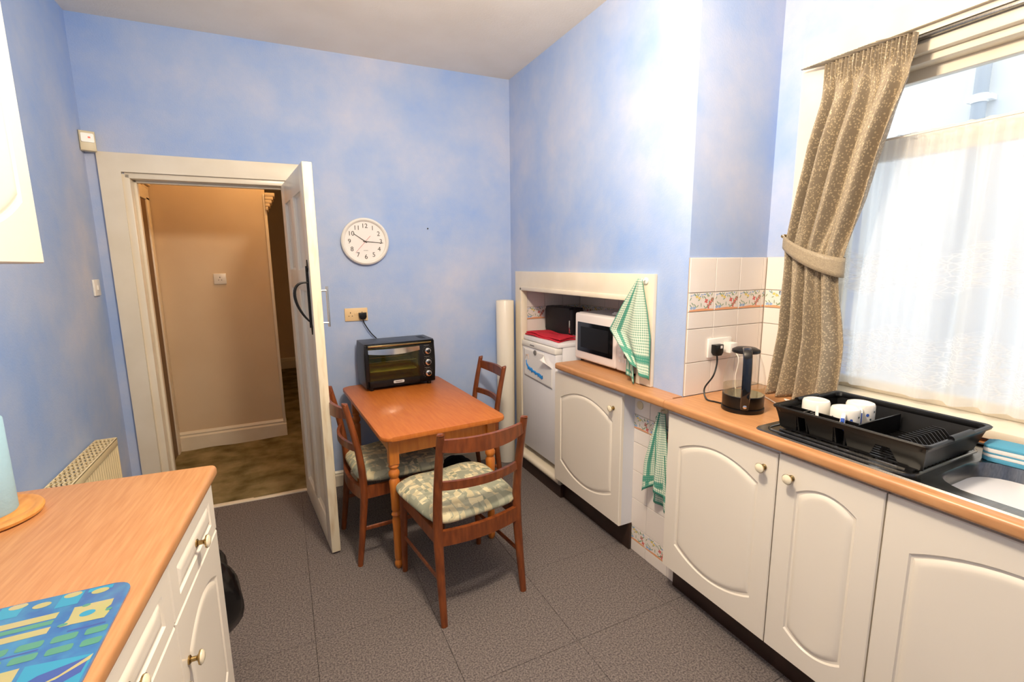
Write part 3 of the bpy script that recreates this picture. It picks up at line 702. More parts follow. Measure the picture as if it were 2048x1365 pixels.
# front fascia frame round the cavity
g = G().prism([(x, z) for x, _, z in ovring(0, .975)], -OD-.004, -OD+.004, f=lambda x, z, y: (x, y, z)) if False else G()
for lo, hi in (((-.226, -OD-.006, z0+.006), (DX0+.012, -OD+.012, z0+OH-.006)), ((DX1-.012, -OD-.006, z0+.006), (.226, -OD+.012, z0+OH-.006)), ((-.22, -OD-.006, z0+.006), (.22, -OD+.012, z0+.05)), ((-.22, -OD-.006, z0+OH-.032), (.22, -OD+.012, z0+OH-.006))):
    g.box(lo, hi, .003)
g.build('fascia', 'black_plastic', ov)
g = G().box((DX0+.005, OD-.03, z0+.03), (DX1-.005, OD-.028, z0+OH-.02)).box((DX0+.003, -OD+.004, z0+.03), (DX1-.003, OD-.03, z0+.032)).box((DX0+.003, -OD+.004, z0+.03), (DX0+.005, OD-.03, z0+OH-.02)).box((DX1-.005, -OD+.004, z0+.03), (DX1-.003, OD-.03, z0+OH-.02)).box((DX0, -OD+.004, z0+OH-.022), (DX1, OD-.03, z0+OH-.02))
g.build('cavity', 'food_tray', ov, smooth=0)
dr = G().box((DX0+.008, -OD-.009, z0+.045), (DX1-.006, -OD-.006, z0+OH-.03)).build('glass_door', 'oven_glass', ov, smooth=0)
hd_ = G()
hd_.rings([[(DX0+.006+(DX1-DX0-.01)*u, -OD-.010-.016*(1-(2*u-1)**2)-.004, z0+OH-.062-.012*(1-(2*u-1)**2)), (DX0+.006+(DX1-DX0-.01)*u, -OD-.012-.016*(1-(2*u-1)**2), z0+OH-.036), (DX0+.006+(DX1-DX0-.01)*u, -OD-.006, z0+OH-.036), (DX0+.006+(DX1-DX0-.01)*u, -OD-.006, z0+OH-.062)] for u in [i/12 for i in range(13)]])
hd_.build('door_handle', 'chrome', dr, smooth=50)['label'] = 'curved chrome door handle'
G().box((-.205, -OD-.010, z0+OH-.022), (.205, -OD-.004, z0+OH-.012), .002).build('trim_strip', 'brass', ov)
rk = G()
for k in range(9): x = DX0+.03+k*(DX1-DX0-.06)/8; rk.tube([(x, -OD+.02, z0+.16), (x, OD-.04, z0+.16)], .0015, 6)
for y in (-OD+.02, OD-.045): rk.tube([(DX0+.012, y, z0+.16), (DX1-.012, y, z0+.16)], .0022, 6)
rk.build('wire_rack', 'chrome', ov)
G().box((DX0+.02, -OD+.02, z0+.095), (DX1-.02, OD-.05, z0+.105), .003).build('baking_tray', 'food_tray', ov)
bd = G().prism(rrect(-.035, -.009, .035, .009, .007), 0, .002, f=lambda x, z, y: (x-.02, -OD-.006-y, z0+.028+z)).build('badge', 'badge_silver', ov)
g = G()
for k in range(5): g.box((-.042+k*.009, -OD-.0086, z0+.025), (-.036+k*.009, -OD-.0078, z0+.031))
g.build('badge_mark', 'dark_print', bd, smooth=0)
for z in (.06, .135, .21):
    k = G().lathe([(.023, 0), (.0235, -.004), (.020, -.016), (.017, -.018)], 24, c=(.178, -OD-.006, z0+z), axis='y').build('dial', 'chrome', ov)
    G().lathe([(.0115, -.012), (.0115, -.026), (.009, -.028)], 18, c=(.178, -OD-.006, z0+z), axis='y').build('dial_centre', 'black_plastic', k)
    g = G()
    for q in range(9):
        a = .6+q*.42; g.quad(*[(.178+(.030+dx)*cos(a+da_), -OD-.0064, z0+z+(.030+dx)*sin(a+da_)) for dx, da_ in ((0, -.05), (.003, -.05), (.003, .05), (0, .05))])
    g.box((.155, -OD-.0068, z0+z+.036), (.192, -OD-.0058, z0+z+.0385))
    g.build('dial_marks', 'grey_print', ov, smooth=0)
for sx in (-1, 1):
    for y in (-OD+.02, OD-.02): G().lathe([(.013, 0), (.015, z0+.003)], 12, c=(sx*.19, y, 0)).build('foot', 'black_plastic', ov)
g = G()
for k in range(10): g.box((.155, -.06+k*.012, z0+OH-.0025), (.195, -.054+k*.012, z0+OH+.0006))
g.build('vent_slots', 'black_plastic', ov, smooth=0)
# sockets ----------------------------------------------------------
def socket(name, label, loc, rz, wd=.146, ht=.086, mat='cream_plastic', n=2):
    s = thing(name, label, 'socket', loc, rz)
    G().box((-wd/2, -.010, -ht/2), (wd/2, 0, ht/2), .003).build('face_plate', mat, s)
    for k in range(n):
        cx = (-.037 if k == 0 else .037) if n == 2 else 0
        g = G().box((cx-.0025, -.0112, .008), (cx+.0025, -.0098, .017)).box((cx-.0135, -.0112, -.011), (cx-.0075, -.0098, -.0065)).box((cx+.0075, -.0112, -.011), (cx+.0135, -.0098, -.0065))
        g.build('pin_slots', 'slot_shade', s, smooth=0)  # solid dark pieces, painted as the shade in the pin holes
        if n == 2: G().box(((-.013 if k == 0 else .003), -.0135, -.004), ((-.003 if k == 0 else .013), -.009, .014), .0015).build('switch', mat, s)
    return s
p = wallpt(-1.131, .0); socket('double_socket', 'cream double power socket on the back wall above the oven', (p[0], p[1], 1.178), -PHI)
# oven plug and flex: part of the oven, placed in the oven's own frame
def to_local(o, p):
    m = Matrix.Translation(o.location) @ Matrix.Rotation(o.rotation_euler.z, 4, 'Z'); return m.inverted() @ Vector(p)
pw = wallpt(-1.094, .010); pc = to_local(ov, (pw[0], pw[1], 1.172))
pl_ = G().prism([(-.024, .018), (.024, .018), (.024, -.012), (.014, -.026), (-.014, -.026), (-.024, -.012)], -.028, .0, f=lambda x, z, y: (pc.x+x, pc.y+y, pc.z+z), bev=.004).build('plug', 'black_plastic', ov)
G().tube(catmull([(pc.x, pc.y-.014, pc.z-.024), (pc.x+.008, pc.y-.018, pc.z-.055), (pc.x+.045, pc.y-.02, pc.z-.12), (pc.x+.10, pc.y-.015, pc.z-.185), (pc.x+.13, OD+.004, pc.z-.25), (pc.x+.13, OD-.004, pc.z-.30)], 8), .0035, 8).build('flex', 'black_plastic', pl_)
# clock ------------------------------------------------------------
p = wallpt(-1.047, 0); ck = thing('wall_clock', 'round white wall clock with grey numerals on the blue back wall', 'clock', (p[0], p[1], 1.655), -PHI)
ROT = -.05
R0 = .1515
G().lathe([(R0-.006, 0), (R0, -.006), (R0, -.026), (R0-.004, -.034), (R0-.012, -.038), (R0-.020, -.034), (R0-.023, -.024)], 64, axis='y', cap1=False).build('rim', 'white_plastic', ck, smooth=50)
G().lathe([(R0-.02, -.022), (R0-.02, -.0225)], 64, axis='y').build('dial', 'paper_white', ck, smooth=0)
def text_mesh(txt, size):
    cu_ = bpy.data.curves.new('t', 'FONT'); cu_.body = txt; cu_.size = size; cu_.align_x = 'CENTER'; cu_.align_y = 'CENTER'; cu_.extrude = .0003
    o = bpy.data.objects.new('t', cu_); COL.objects.link(o); bpy.context.view_layer.update()
    me = bpy.data.meshes.new_from_object(o.evaluated_get(bpy.context.evaluated_depsgraph_get())); bpy.data.objects.remove(o); return me
for h in range(1, 13):
    me = text_mesh(str(h), .041); me.materials.clear(); me.materials.append(MATS['dark_print'])
    o = bpy.data.objects.new('numeral', me); COL.objects.link(o); o.parent = ck
    a = pi/2-h*pi/6+ROT*0; o.location = (.099*cos(a), -.0232, .099*sin(a)); o.rotation_euler = (pi/2, 0, 0)
def hand(name, ang_, l0, l1, wd, y, mat):
    dx, dz = sin(ang_), cos(ang_); nx, nz = dz, -dx
    g = G().prism([(dx*l0+nx*wd, dz*l0+nz*wd), (dx*l1+nx*wd*.6, dz*l1+nz*wd*.6), (dx*l1-nx*wd*.6, dz*l1-nz*wd*.6), (dx*l0-nx*wd, dz*l0-nz*wd)], y-.0008, y, f=lambda x, z, yy: (x, yy, z))
    g.build(name, mat, ck, smooth=0)
hand('hour_hand', math.radians(-55), -.012, .088, .0028, -.0245, 'dark_print'); hand('minute_hand', math.radians(94.5), -.014, .112, .0024, -.0262, 'dark_print')
hand('second_hand', math.radians(222), -.048, .098, .0010, -.0278, 'red_print')
G().lathe([(.005, -.0225), (.005, -.030)], 12, axis='y').build('hand_pin', 'dark_print', ck)
G().box((-.014, -.0236, -.0585), (.014, -.0228, -.0565)).build('dial_mark', 'grey_print', ck, smooth=0)['label'] = 'small faint line of print'
p = wallpt(-.625, 0); tag(G().lathe([(.004, 0), (.005, -.006), (.002, -.009)], 10, axis='y').build('wall_screw', 'iron_black', loc=(p[0], p[1], 1.747), rz=-PHI), 'small dark screw left in the bare back wall', 'screw')
# alarm sensor, switches ---------------------------------------------
p = wallpt(-2.405, .0); al = thing('alarm_sensor', 'ivory motion sensor in the corner above the door frame', 'sensor', (p[0]-.012, p[1]-.03, 2.155), .35)
G().prism([(-.033, -.05), (.033, -.05), (.033, .05), (-.033, .05)], -.022, .022, f=lambda x, z, y: (x, y, z), bev=.008).build('housing', 'ivory_plastic', al)
G().prism(rrect(-.026, -.008, .026, .036, .006), -.027, -.02, f=lambda x, z, y: (x, y, z)).build('lens', 'white_plastic', al)
G().box((.002, -.0278, .012), (.012, -.0268, .020)).build('led', 'led_red', al, smooth=0)
def lswitch(label, loc, rz, mat='white_plastic', s=.085):
    o = thing('light_switch', label, 'switch', loc, rz)
    G().box((-s/2, -.010, -s/2), (s/2, 0, s/2), .003).build('face_plate', mat, o)
    G().prism([(-.007, -.012), (.007, -.012), (.007, .012), (-.007, .012)], -.015, -.009, f=lambda x, z, y: (x, y, z), bev=.001).build('rocker', mat, o)
lswitch('white light switch on the left wall beside the door frame', (-2.443, -.035, 1.40), pi/2)
lswitch('pale light switch on the hall side wall', (-2.43, 1.245, 1.55), pi/2, s=.07)
socket('single_socket', 'small cream socket on the hall wall seen through the doorway', (-2.008, 1.30, 1.405), 0, wd=.088, mat='white_plastic', n=1)
# roll standing in the corner -------------------------------------------
rl = thing('vinyl_roll', 'tall white roll of sheet material standing in the corner behind the chair', 'roll', (-.095, -.085, 0))
G().lathe([(.064, 0), (.066, .004), (.066, 1.232), (.064, 1.236)], 32, cap0=True, cap1=False).build('outer_roll', 'roll_white', rl)
g = G()
sp = [(.0635-.0016*i/6, 2*pi*i/24) for i in range(24*6)]
g.rings([[(r*cos(a), r*sin(a), 1.20), (r*cos(a), r*sin(a), 1.236)] for r, a in sp[:100]], close=False).build('inner_winding', 'roll_white', rl, solid=.001)
G().lathe([(.036, 0), (.036, 1.225)], 20).build('core', 'board_wood', rl)

# ================================================================== fridge and its surroundings
fr = thing('fridge', 'small white under-counter fridge standing in the chimney opening', 'fridge', (-.03, -.235, .132), -pi/2)
FW = .465    # local x towards the camera
G().box((.0, .055, .02), (FW, .48, .835), .006).build('cabinet_body', 'fridge_white', fr)
G().box((-.004, .012, .832), (FW+.004, .485, .862), .008).build('top_lid', 'fridge_white', fr)
fd = G().box((.0, .0, .045), (FW, .052, .79), .008).build('door', 'fridge_white', fr)
G().box((.0, -.006, .79), (FW, .052, .83), .008).build('handle_strip', 'white_plastic', fd)
G().box((.13, -.0075, .805), (.19, -.0055, .812)).build('maker_mark', 'grey_print', fd, smooth=0)
for x in (.03, FW-.03):
    for y in (.1, .43): G().lathe([(.016, 0), (.016, .024)], 12, c=(x, y, 0)).build('foot', 'black_plastic', fr)
# child's drawing held by a magnet
def paper(u, v):
    curl = max(0, (u-.72)/.28)*max(0, (v-.62)/.38)
    return (.035+.395*u-.09*curl*curl, -.004-.05*curl, .578+.20*v-.035*curl-.02*u*(1-v))
dw = thing('child_drawing', 'white paper with a blue crayon scribble stuck on the fridge door', 'drawing', (-.03, -.235, .132), -pi/2)
G().grid(paper, 24, 16).build('sheet', 'paper_white', dw, solid=.0008)
g = G()
rnd = random.Random(2)
pts = []
for k in range(46):
    u = k/45; pts.append((.075+.235*u, -.0062, .645-.035*u+(.018-.004*u)*((-1)**k)*rnd.uniform(.3, 1)+.03*math.exp(-(u*14)**2)))
g.tube(pts, .0045, 6, sx=.35); g.build('scribble', 'blue_ink', dw)['label'] = 'blue crayon scribble'
g = G().tube([(.06, -.006, .70), (.075, -.006, .735), (.085, -.006, .725), (.10, -.006, .74), (.11, -.006, .705)], .0022, 6, sx=.4); g.build('outline_sketch', 'brown_ink', dw)
tag(G().lathe([(.017, .0), (.018, -.004), (.014, -.008), (.001, -.0085)], 20, axis='y').build('fridge_magnet', 'grey_print', loc=(-.0355, -.235-.205, .132+.765), rz=-pi/2), 'round dark magnet holding the drawing on the fridge', 'magnet')
# red cloth on the fridge
def redc(u, v):
    x = -.01+.13*u+.05*v*u; y = -.245-.43*v+.05*u*v
    return (x+.02*sin(2*v), y+.015*sin(3*u), .998+.006*sin(7*u+4*v)*sin(9*v)+.004)
rc = G()
rc.grid(redc, 24, 24).grid(lambda u, v: (redc(u, v)[0]+.01, redc(u, v)[1]-.006*u, redc(u, v)[2]+.012+.003*sin(8*v)), 24, 24)
tag(rc.build('folded_cloth', 'red_cloth', solid=.010), 'folded red cloth lying on top of the fridge', 'cloth')
# black toaster behind it
ts = thing('toaster', 'black appliance with a chrome foot at the back of the fridge top', 'toaster', (.235, -.375, .994), .10)
G().prism(rrect(-.06, -.165, .06, .165, .03), .02, .200, bev=.024).build('body', 'black_matte', ts)
G().prism(rrect(-.056, -.155, .056, .155, .03), 0, .022).build('foot', 'chrome', ts)
G().box((-.066, -.150, .03), (-.056, -.138, .12), .003).build('lever_track', 'chrome', ts)
G().box((-.035, -.11, .194), (-.010, .11, .202)).box((.010, -.11, .194), (.035, .11, .202)).build('bread_slots', 'black_plastic', ts, smooth=0)
# vent grille high on the opening's back wall
vt = thing('vent_grille', 'dark slotted vent grille high inside the chimney opening', 'vent', (.48, -1.15, 1.285), -pi/2)
G().box((-.13, -.006, -.035), (.13, .003, .035), .002).build('frame', 'ivory_plastic', vt)
for k in range(15): G().box((-.115+k*.0155, -.0075, -.024), (-.108+k*.0155, -.0055, .024)).build('slot', 'slot_shade', vt, smooth=0)  # solid dark strips stand in for the shaded gaps of the grille
# microwave ------------------------------------------------------------
mw = thing('microwave', 'white microwave oven with dark door glass on the worktop', 'microwave', (.03, -.825, .91), -pi/2)
MWW, MH, MD = .525, .285, .36
mz = .014
G().box((0, .02, mz), (MWW, MD, mz+MH), .012, 3).build('casing', 'microwave_white', mw)
md = G().box((.0, 0, mz+.002), (.395, .03, mz+MH-.002), .014, 3).build('door', 'microwave_white', mw)
G().prism(rrect(.035, mz+.055, .372, mz+MH-.055, .004), -.003, .004, f=lambda x, z, y: (x, y, z)).build('door_glass', 'black_gloss', md)
G().prism(rrect(.07, mz+.08, .335, mz+MH-.08, .004), -.0042, -.002, f=lambda x, z, y: (x, y, z)).build('door_mesh', 'black_plastic', md)
cp_ = G().box((.398, .002, mz+.002), (MWW, .03, mz+MH-.002), .010, 3).build('control_panel', 'microwave_white', mw)
G().box((.425, -.0005, mz+MH-.075), (.50, .003, mz+MH-.045)).build('display', 'black_gloss', cp_, smooth=0)
for r in range(5):
    for c in range(3): G().box((.423+c*.028, -.0005, mz+.05+r*.026), (.442+c*.028, .003, mz+.066+r*.026), .001).build('button', 'paper_white', cp_)
G().lathe([(.014, 0), (.014, -.012), (.012, -.014)], 16, c=(.49, .002, mz+.095), axis='y').build('dial', 'grey_print', cp_)
for x in (.03, MWW-.03):
    for y in (.04, MD-.04): G().lathe([(.012, 0), (.012, mz+.004)], 10, c=(x, y, 0)).build('foot', 'black_plastic', mw)
g = thing('leaflet_pack', 'thin white packet lying on the microwave', 'packet', (.12, -1.07, .91+mz+MH), -pi/2)
G().box((0, 0, 0), (.16, .10, .008), .002).box((.005, .006, .008), (.15, .095, .014), .002).build('packet', 'paper_white', g)
# tea towels -----------------------------------------------------------------
def hook(label, loc, mat='white_plastic'):
    h = thing('towel_hook', label, 'hook', loc, -pi/2)
    G().lathe([(.016, 0), (.017, -.004), (.012, -.007)], 16, axis='y').build('disc', mat, h)
    G().tube(bez((0, -.004, .004), (0, -.03, .004), (0, -.034, -.012), (0, -.026, .012), 8), .003, 8).build('prong', mat, h)
hook('small white hook on the opening surround holding a tea towel', (-.024, -1.503, 1.415))
def towel_a(u, v):      # hung from one corner, flares down, outer edge vertical
    z = 1.425-.415*v-.02*sin(2.4*u)*v
    wdt = .03+.235*(v/.62 if v < .62 else 1-.72*(v-.62)/.38)
    y = -1.522+.5*.05-(.04*v)+wdt*(.5-u)*1.0+.062*(v if v < .62 else .62)
    y = -1.505-.062*min(1, v*1.6)+wdt*(1-u) - .0
    if v > .62: z += .06*(1-u)*0-.10*(u-.25)*((v-.62)/.38)*.6
    x = -.052-.012*sin(2*pi*(1.7*u+.2))*min(1, v*3)-.02*(1-u)*v
    return (x, y, z)
tw = thing('tea_towel', 'green and cream checked tea towel hanging beside the microwave', 'tea towel', (0, 0, 0))
G().grid(towel_a, 30, 44).build('cloth', 'towel_check', tw, solid=.0025)
def towel_fold(u, v):   # the lower corner showing behind
    z = 1.10-.155*v-.03*u; y = -1.40-.055*u-.02*v*u
    return (-.04+.012*sin(5*u)-.004*v, y, z)
G().grid(towel_fold, 12, 16).build('back_fold', 'towel_check', tw, solid=.0025)
def towel_b(u, v):
    z = .815-.40*v+.03*sin(pi*u)*(v > .9)
    wdt = .035+.10*min(1, v*1.6)
    y = -1.655+.012*v+wdt*(.55-u)
    x = -.04-.018*sin(2*pi*1.8*u+.6)*min(1, .35+v)-.014*v
    return (x, y, z-.035*abs(u-.4)*v)
hook('round ivory hook on the tiles between the cabinets', (-.010, -1.648, .822), 'ivory_plastic')
tw2 = thing('tea_towel', 'green checked tea towel hanging low against the tiles between two cabinets', 'tea towel', (0, 0, 0))
G().grid(towel_b, 26, 36).build('cloth', 'towel_check', tw2, solid=.0025)
G().grid(lambda u, v: (-.032-.012*sin(9*u), -1.645+.05*(.6-u)-.05*v*u, .79-.42*v-.03*u), 16, 24).build('back_fold', 'towel_check', tw2, solid=.0025)
tag(G().lathe([(.022, 0), (.022, -.003), (.012, -.006)], 18, axis='y').build('suction_pad', 'ivory_plastic', loc=(-.010, -1.475, .80), rz=-pi/2), 'empty ivory sticky hook pad on the tile under the worktop', 'hook')

# ================================================================== on the sink worktop
kx, ky = .068, -1.985
kt = thing('glass_kettle', 'clear glass jug kettle with black base and handle', 'kettle', (kx, ky, .91), math.atan2(-3.229-ky, -1.566-kx)+.10)   # local +x points to the room
G().lathe([(.076, 0), (.079, .004), (.079, .016), (.074, .018), (.076, .021), (.077, .066)], 40).build('base', 'black_plastic', kt)
G().lathe([(.0765, .064), (.078, .078), (.079, .10), (.076, .14), (.068, .18), (.056, .215), (.049, .236)], 40, cap0=False, cap1=False).build('glass_jug', 'kettle_glass', kt, smooth=80)
G().lathe([(.074, .068), (.0755, .085), (.0755, .103), (.001, .103)], 40, cap0=True).build('water_fill', 'water', kt)
G().lathe([(.073, .066), (.073, .0675), (.001, .0675)], 40).build('heating_plate', 'chrome', kt)
G().lathe([(.049, .234), (.052, .238), (.051, .246), (.036, .254), (.001, .257)], 32).build('lid', 'black_plastic', kt)
G().prism([(-.045, -.02), (-.072, 0), (-.045, .02)], .226, .242, bev=.002).build('spout', 'kettle_glass', kt)
hp = catmull([(.028, 0, .254), (.058, 0, .250), (.080, 0, .222), (.091, 0, .16), (.092, 0, .10), (.086, 0, .055), (.079, 0, .022)], 6)
g = G(); rs = []
for i, p in enumerate(hp):
    tn = (hp[min(i+1, len(hp)-1)]-hp[max(i-1, 0)]).normalized(); n_ = Vector((-tn.z, 0, tn.x)); hw_ = .0165; hh = .006
    rs.append([p+n_*hh+Vector((0, hw_*.8, 0)), p+n_*hh*1.3, p+n_*hh+Vector((0, -hw_*.8, 0)), p+Vector((0, -hw_, 0)), p-n_*hh+Vector((0, -hw_*.8, 0)), p-n_*hh+Vector((0, hw_*.8, 0)), p+Vector((0, hw_, 0))])
g.rings(rs).build('handle', 'black_gloss', kt, smooth=50)
G().lathe([(.007, 0), (.007, .003), (.004, .004)], 14, axis='x', c=(.088, 0, .035)).build('power_button', 'chrome', kt)
# socket on the tiled return, black plug + kettle flex, white charger
sx_, sz_ = .195, 1.118
socket('double_socket', 'white double power socket on the tiles behind the kettle', (sx_, Y_T-TH, sz_), 0, mat='white_plastic')
kl = to_local(kt, (sx_-.032, Y_T-TH-.010, sz_)); m3 = Matrix.Rotation(-kt.rotation_euler.z, 3, 'Z')
def K(x, y, z): return to_local(kt, (x, y, z))
px_, py_ = sx_-.034, Y_T-TH-.010
g = G().prism([(-.024, .022), (.024, .022), (.024, -.014), (.014, -.028), (-.014, -.028), (-.024, -.014)], -.030, 0, f=lambda x, z, y: K(px_+x, py_+y, sz_-.004+z), bev=.005)
kp = g.build('plug', 'black_plastic', kt)
G().prism([(-.006, -.006), (.006, -.006), (.006, .006), (-.006, .006)], -.0308, -.029, f=lambda x, z, y: K(px_+.008+x, py_+y, sz_+.008+z)).build('plug_label', 'paper_white', kp, smooth=0)
G().tube(catmull([K(px_, py_-.015, sz_-.03), K(px_-.004, py_-.02, sz_-.07), K(px_-.035, py_-.03, sz_-.12), K(.06, -1.80, .955), K(.04, -1.83, .918), K(.05, -1.87, .9135), K(kx-.01, ky+.07, .9135)], 8), .0036, 8).build('flex', 'black_plastic', kp)
ch = thing('phone_charger', 'white plug-in charger with a loose white lead beside the kettle', 'charger', (0, 0, 0))
G().prism([(-.022, .022), (.022, .022), (.022, -.022), (-.022, -.022)], -.042, 0, f=lambda x, z, y: (sx_+.040+x, py_+y, sz_+z), bev=.004).build('plug', 'white_plastic', ch)
G().tube(catmull([(sx_+.04, py_-.042, sz_-.01), (sx_+.045, py_-.065, sz_-.05), (sx_+.05, py_-.05, .98), (.25, -1.82, .918), (.30, -1.90, .914), (.24, -2.02, .914), (.20, -2.10, .914), (.28, -2.06, .914), (.34, -1.98, .914), (.30, -2.09, .917), (.22, -2.06, .914)], 8), .0026, 8).build('lead', 'wire_white', ch)
# dish rack ------------------------------------------------------------------
RX0, RX1, RY0, RY1 = -.045, .330, -2.190, -2.640; rz0, rz1 = .918, 1.003
dk = thing('dish_rack', 'black plastic dish drainer standing on the steel sink', 'dish rack', (0, 0, 0))
def rim_rect(e, z): return [(x, y, z) for x, y in rrect(RX0+e, RY1+e, RX1-e, RY0-e, .018, 4)]
# lip and upper band all round
G().rings([rim_rect(.006, rz1-.010), rim_rect(-.002, rz1-.008), rim_rect(-.004, rz1-.002), rim_rect(.0, rz1+.002), rim_rect(.009, rz1), rim_rect(.013, rz1-.012), rim_rect(.010, rz1-.022), rim_rect(.006, rz1-.010)], cap0=False, cap1=False).build('rim', 'black_plastic', dk)
def wallseg(p0, p1, q0, q1, name='side_wall'):
    # p: top line, q: foot line (tapers inwards)
    g = G(); a, b, c, d = [Vector(x) for x in (p0, p1, q1, q0)]; n_ = (b-a).cross(d-a).normalized()*.003
    g.rings([[a, b, c, d], [a+n_, b+n_, c+n_, d+n_]]); return g.build(name, 'black_plastic', dk, smooth=0)
tx0, tx1, ty0, ty1 = RX0+.008, RX1-.008, RY0-.008, RY1+.008; bx0, bx1, by0, by1 = RX0+.03, RX1-.03, RY0-.028, RY1+.028
wallseg((tx1, ty0, rz1-.006), (tx1, ty1, rz1-.006), (bx1, by0, rz0+.004), (bx1, by1, rz0+.004))
wallseg((tx0, ty0, rz1-.006), (tx1, ty0, rz1-.006), (bx0, by0, rz0+.004), (bx1, by0, rz0+.004))
wallseg((tx0, ty1, rz1-.006), (tx1, ty1, rz1-.006), (bx0, by1, rz0+.004), (bx1, by1, rz0+.004))
# front: cutlery cells with gaps between, then a panel with an arched notch
def front(y0, y1, notch=None):
    z_ = lambda k: rz1-.008-(rz1-rz0-.012)*k; x_ = lambda k: tx0+(bx0-tx0)*k
    tp = .010
    P = [(y0, 0), (y1, 0)]; Q = [(y1+tp, 1), (y0-tp, 1)]
    if notch: Q = [(y1+tp, 1), (notch[1]-.004, 1), (notch[1]+.016, .42), (notch[0]-.016, .42), (notch[0]+.004, 1), (y0-tp, 1)]
    g = G(); a = [Vector((x_(k), y, z_(k))) for y, k in P+Q]; b = [v+Vector((.003, 0, 0)) for v in a]; g.rings([a, b]); return g.build('front_panel', 'black_plastic', dk, smooth=0)
front(ty0, -2.272); front(-2.300, -2.392); front(-2.418, ty1, (-2.492, -2.560))
for y0, y1 in ((-2.205, -2.272), (-2.300, -2.392)):     # cell returns
    for y in (y0, y1): G().prism([(tx0+.002, rz1-.012), (tx0+.075, rz1-.012), (tx0+.07, rz0+.006), (bx0+.001, rz0+.006)], y-.002, y+.002, f=lambda x, z, yy: (x, yy, z)).build('cell_wall', 'black_plastic', dk, smooth=0)
G().box((tx0+.072, -2.425, rz0+.004), (tx0+.076, ty0+.0, rz1-.012)).build('divider', 'black_plastic', dk, smooth=0)
G().box((bx0, -2.419, rz0+.004), (bx1, -2.414, rz1-.022)).build('divider', 'black_plastic', dk, smooth=0)
G().box((tx0+.05, -2.29, rz0+.03), (tx0+.075, -2.285, rz1-.012)).build('divider', 'black_plastic', dk, smooth=0)
g = G()
for k in range(16): x = bx0+.004+k*(bx1-bx0-.008)/15; g.box((x-.0045, by1, rz0+.002), (x+.0045, by0, rz0+.006))
for k in range(6): y = by0-.01-k*(by0-by1-.02)/5; g.box((bx0, y-.003, rz0+.001), (bx1, y+.003, rz0+.005))
g.build('base_grid', 'black_plastic', dk, smooth=0)
for k in range(8): y = by0-.02-k*(by0-by1-.04)/7; [G().box((xx, y-.008, .914), (xx+.012, y+.008, rz0+.003)).build('foot', 'black_plastic', dk, smooth=0) for xx in (bx0, bx1-.012)]
for k in range(11):    # slanting plate fins in the right-hand bay
    x = bx0+.05+k*.0195; y0 = -2.50
    P = [(-2.455, rz0+.008), (-2.475, rz1-.03), (-2.505, rz1-.022), (-2.525, rz0+.05), (-2.54, rz0+.05), (-2.575, rz1-.022), (-2.592, rz1-.03), (-2.60, rz0+.008)]
    P = [(-2.49, rz0+.006), (-2.50, rz1-.045), (-2.53, rz1-.020), (-2.56, rz1-.020), (-2.585, rz1-.045), (-2.595, rz0+.006), (-2.587, rz0+.006), (-2.577, rz1-.050), (-2.556, rz1-.027), (-2.534, rz1-.027), (-2.508, rz1-.050), (-2.498, rz0+.006)]
    G().prism(P, x-.0018, x+.0018, f=lambda y, z, xx: (xx+.15*(z-rz0), y, z)).build('plate_slot', 'black_plastic', dk, smooth=0)
for y_ in (ty0, ty1):
    G().tube([((RX0+RX1)/2-.06, y_+(.004 if y_ > -2.4 else -.004), rz1), ((RX0+RX1)/2+.06, y_+(.004 if y_ > -2.4 else -.004), rz1)], .009, 10).build('handle_grip', 'black_plastic', dk)
# three upturned mugs
def mug(label, loc, rz):
    m_ = thing('mug', label, 'mug', loc, rz, 'upturned mugs in the dish rack')
    G().lathe([(.0395, 0), (.042, .002), (.0425, .055), (.042, .088), (.039, .094), (.033, .096), (.032, .094), (.001, .0935)], 32, cap0=False).build('cup', 'mug_white', m_)
    h_ = G().tube(bez((.041, 0, .028), (.076, 0, .020), (.076, 0, .088), (.041, 0, .080), 12), .0058, 8, sx=1, sy=1.25).build('handle', 'mug_white', m_)
    G().tube(bez((.0665, 0, .034), (.0735, 0, .044), (.0735, 0, .064), (.0665, 0, .074), 8), .0046, 6, sy=1.3).build('handle_stripe', 'mug_blue', h_)
    g = G()
    for a, z, s_, mi in ((.5, .05, .006, 0), (.75, .035, .004, 1), (-.5, .03, .006, 0), (-.8, .052, .004, 1), (1.1, .06, .004, 1), (-1.1, .04, .006, 0)):
        P = [(a+s_/.04*cos(q*pi/3)*.8, z+s_*sin(q*pi/3)) for q in range(6)]
        g.quad(*[(.0432*cos(aa), .0432*sin(aa), zz+.012) for aa, zz in P], mi=mi)
    g.build('print', ['mug_blue', 'mug_green'], m_, smooth=0)['kind'] = 'stuff'
MR = math.atan2(-3.229+2.3, -1.566-.1)
mug('white mug upturned at the end of the dish rack beside the spoon', (.085, -2.262, rz0+.008), MR+3.0)
mug('white mug with blue striped handle upturned in the middle of the rack', (.078, -2.362, rz0+.008), MR-.10)
mug('white mug with blue handle upturned at the back of the dish rack', (.183, -2.352, rz0+.008), MR-.02)
sp_ = thing('teaspoon', 'pale handled teaspoon standing in the cutlery cell of the rack', 'spoon', (-.005, -2.325, rz0+.008))
G().tube([(0, 0, .02), (.018, .018, .095)], .0042, 8, sx=.5, sy=1.3).build('handle', 'white_plastic', sp_)
G().lathe([(.001, -.018), (.010, -.010), (.012, 0), (.006, .012), (.003, .022)], 12, c=(0, 0, .018)).build('bowl', 'chrome', sp_)
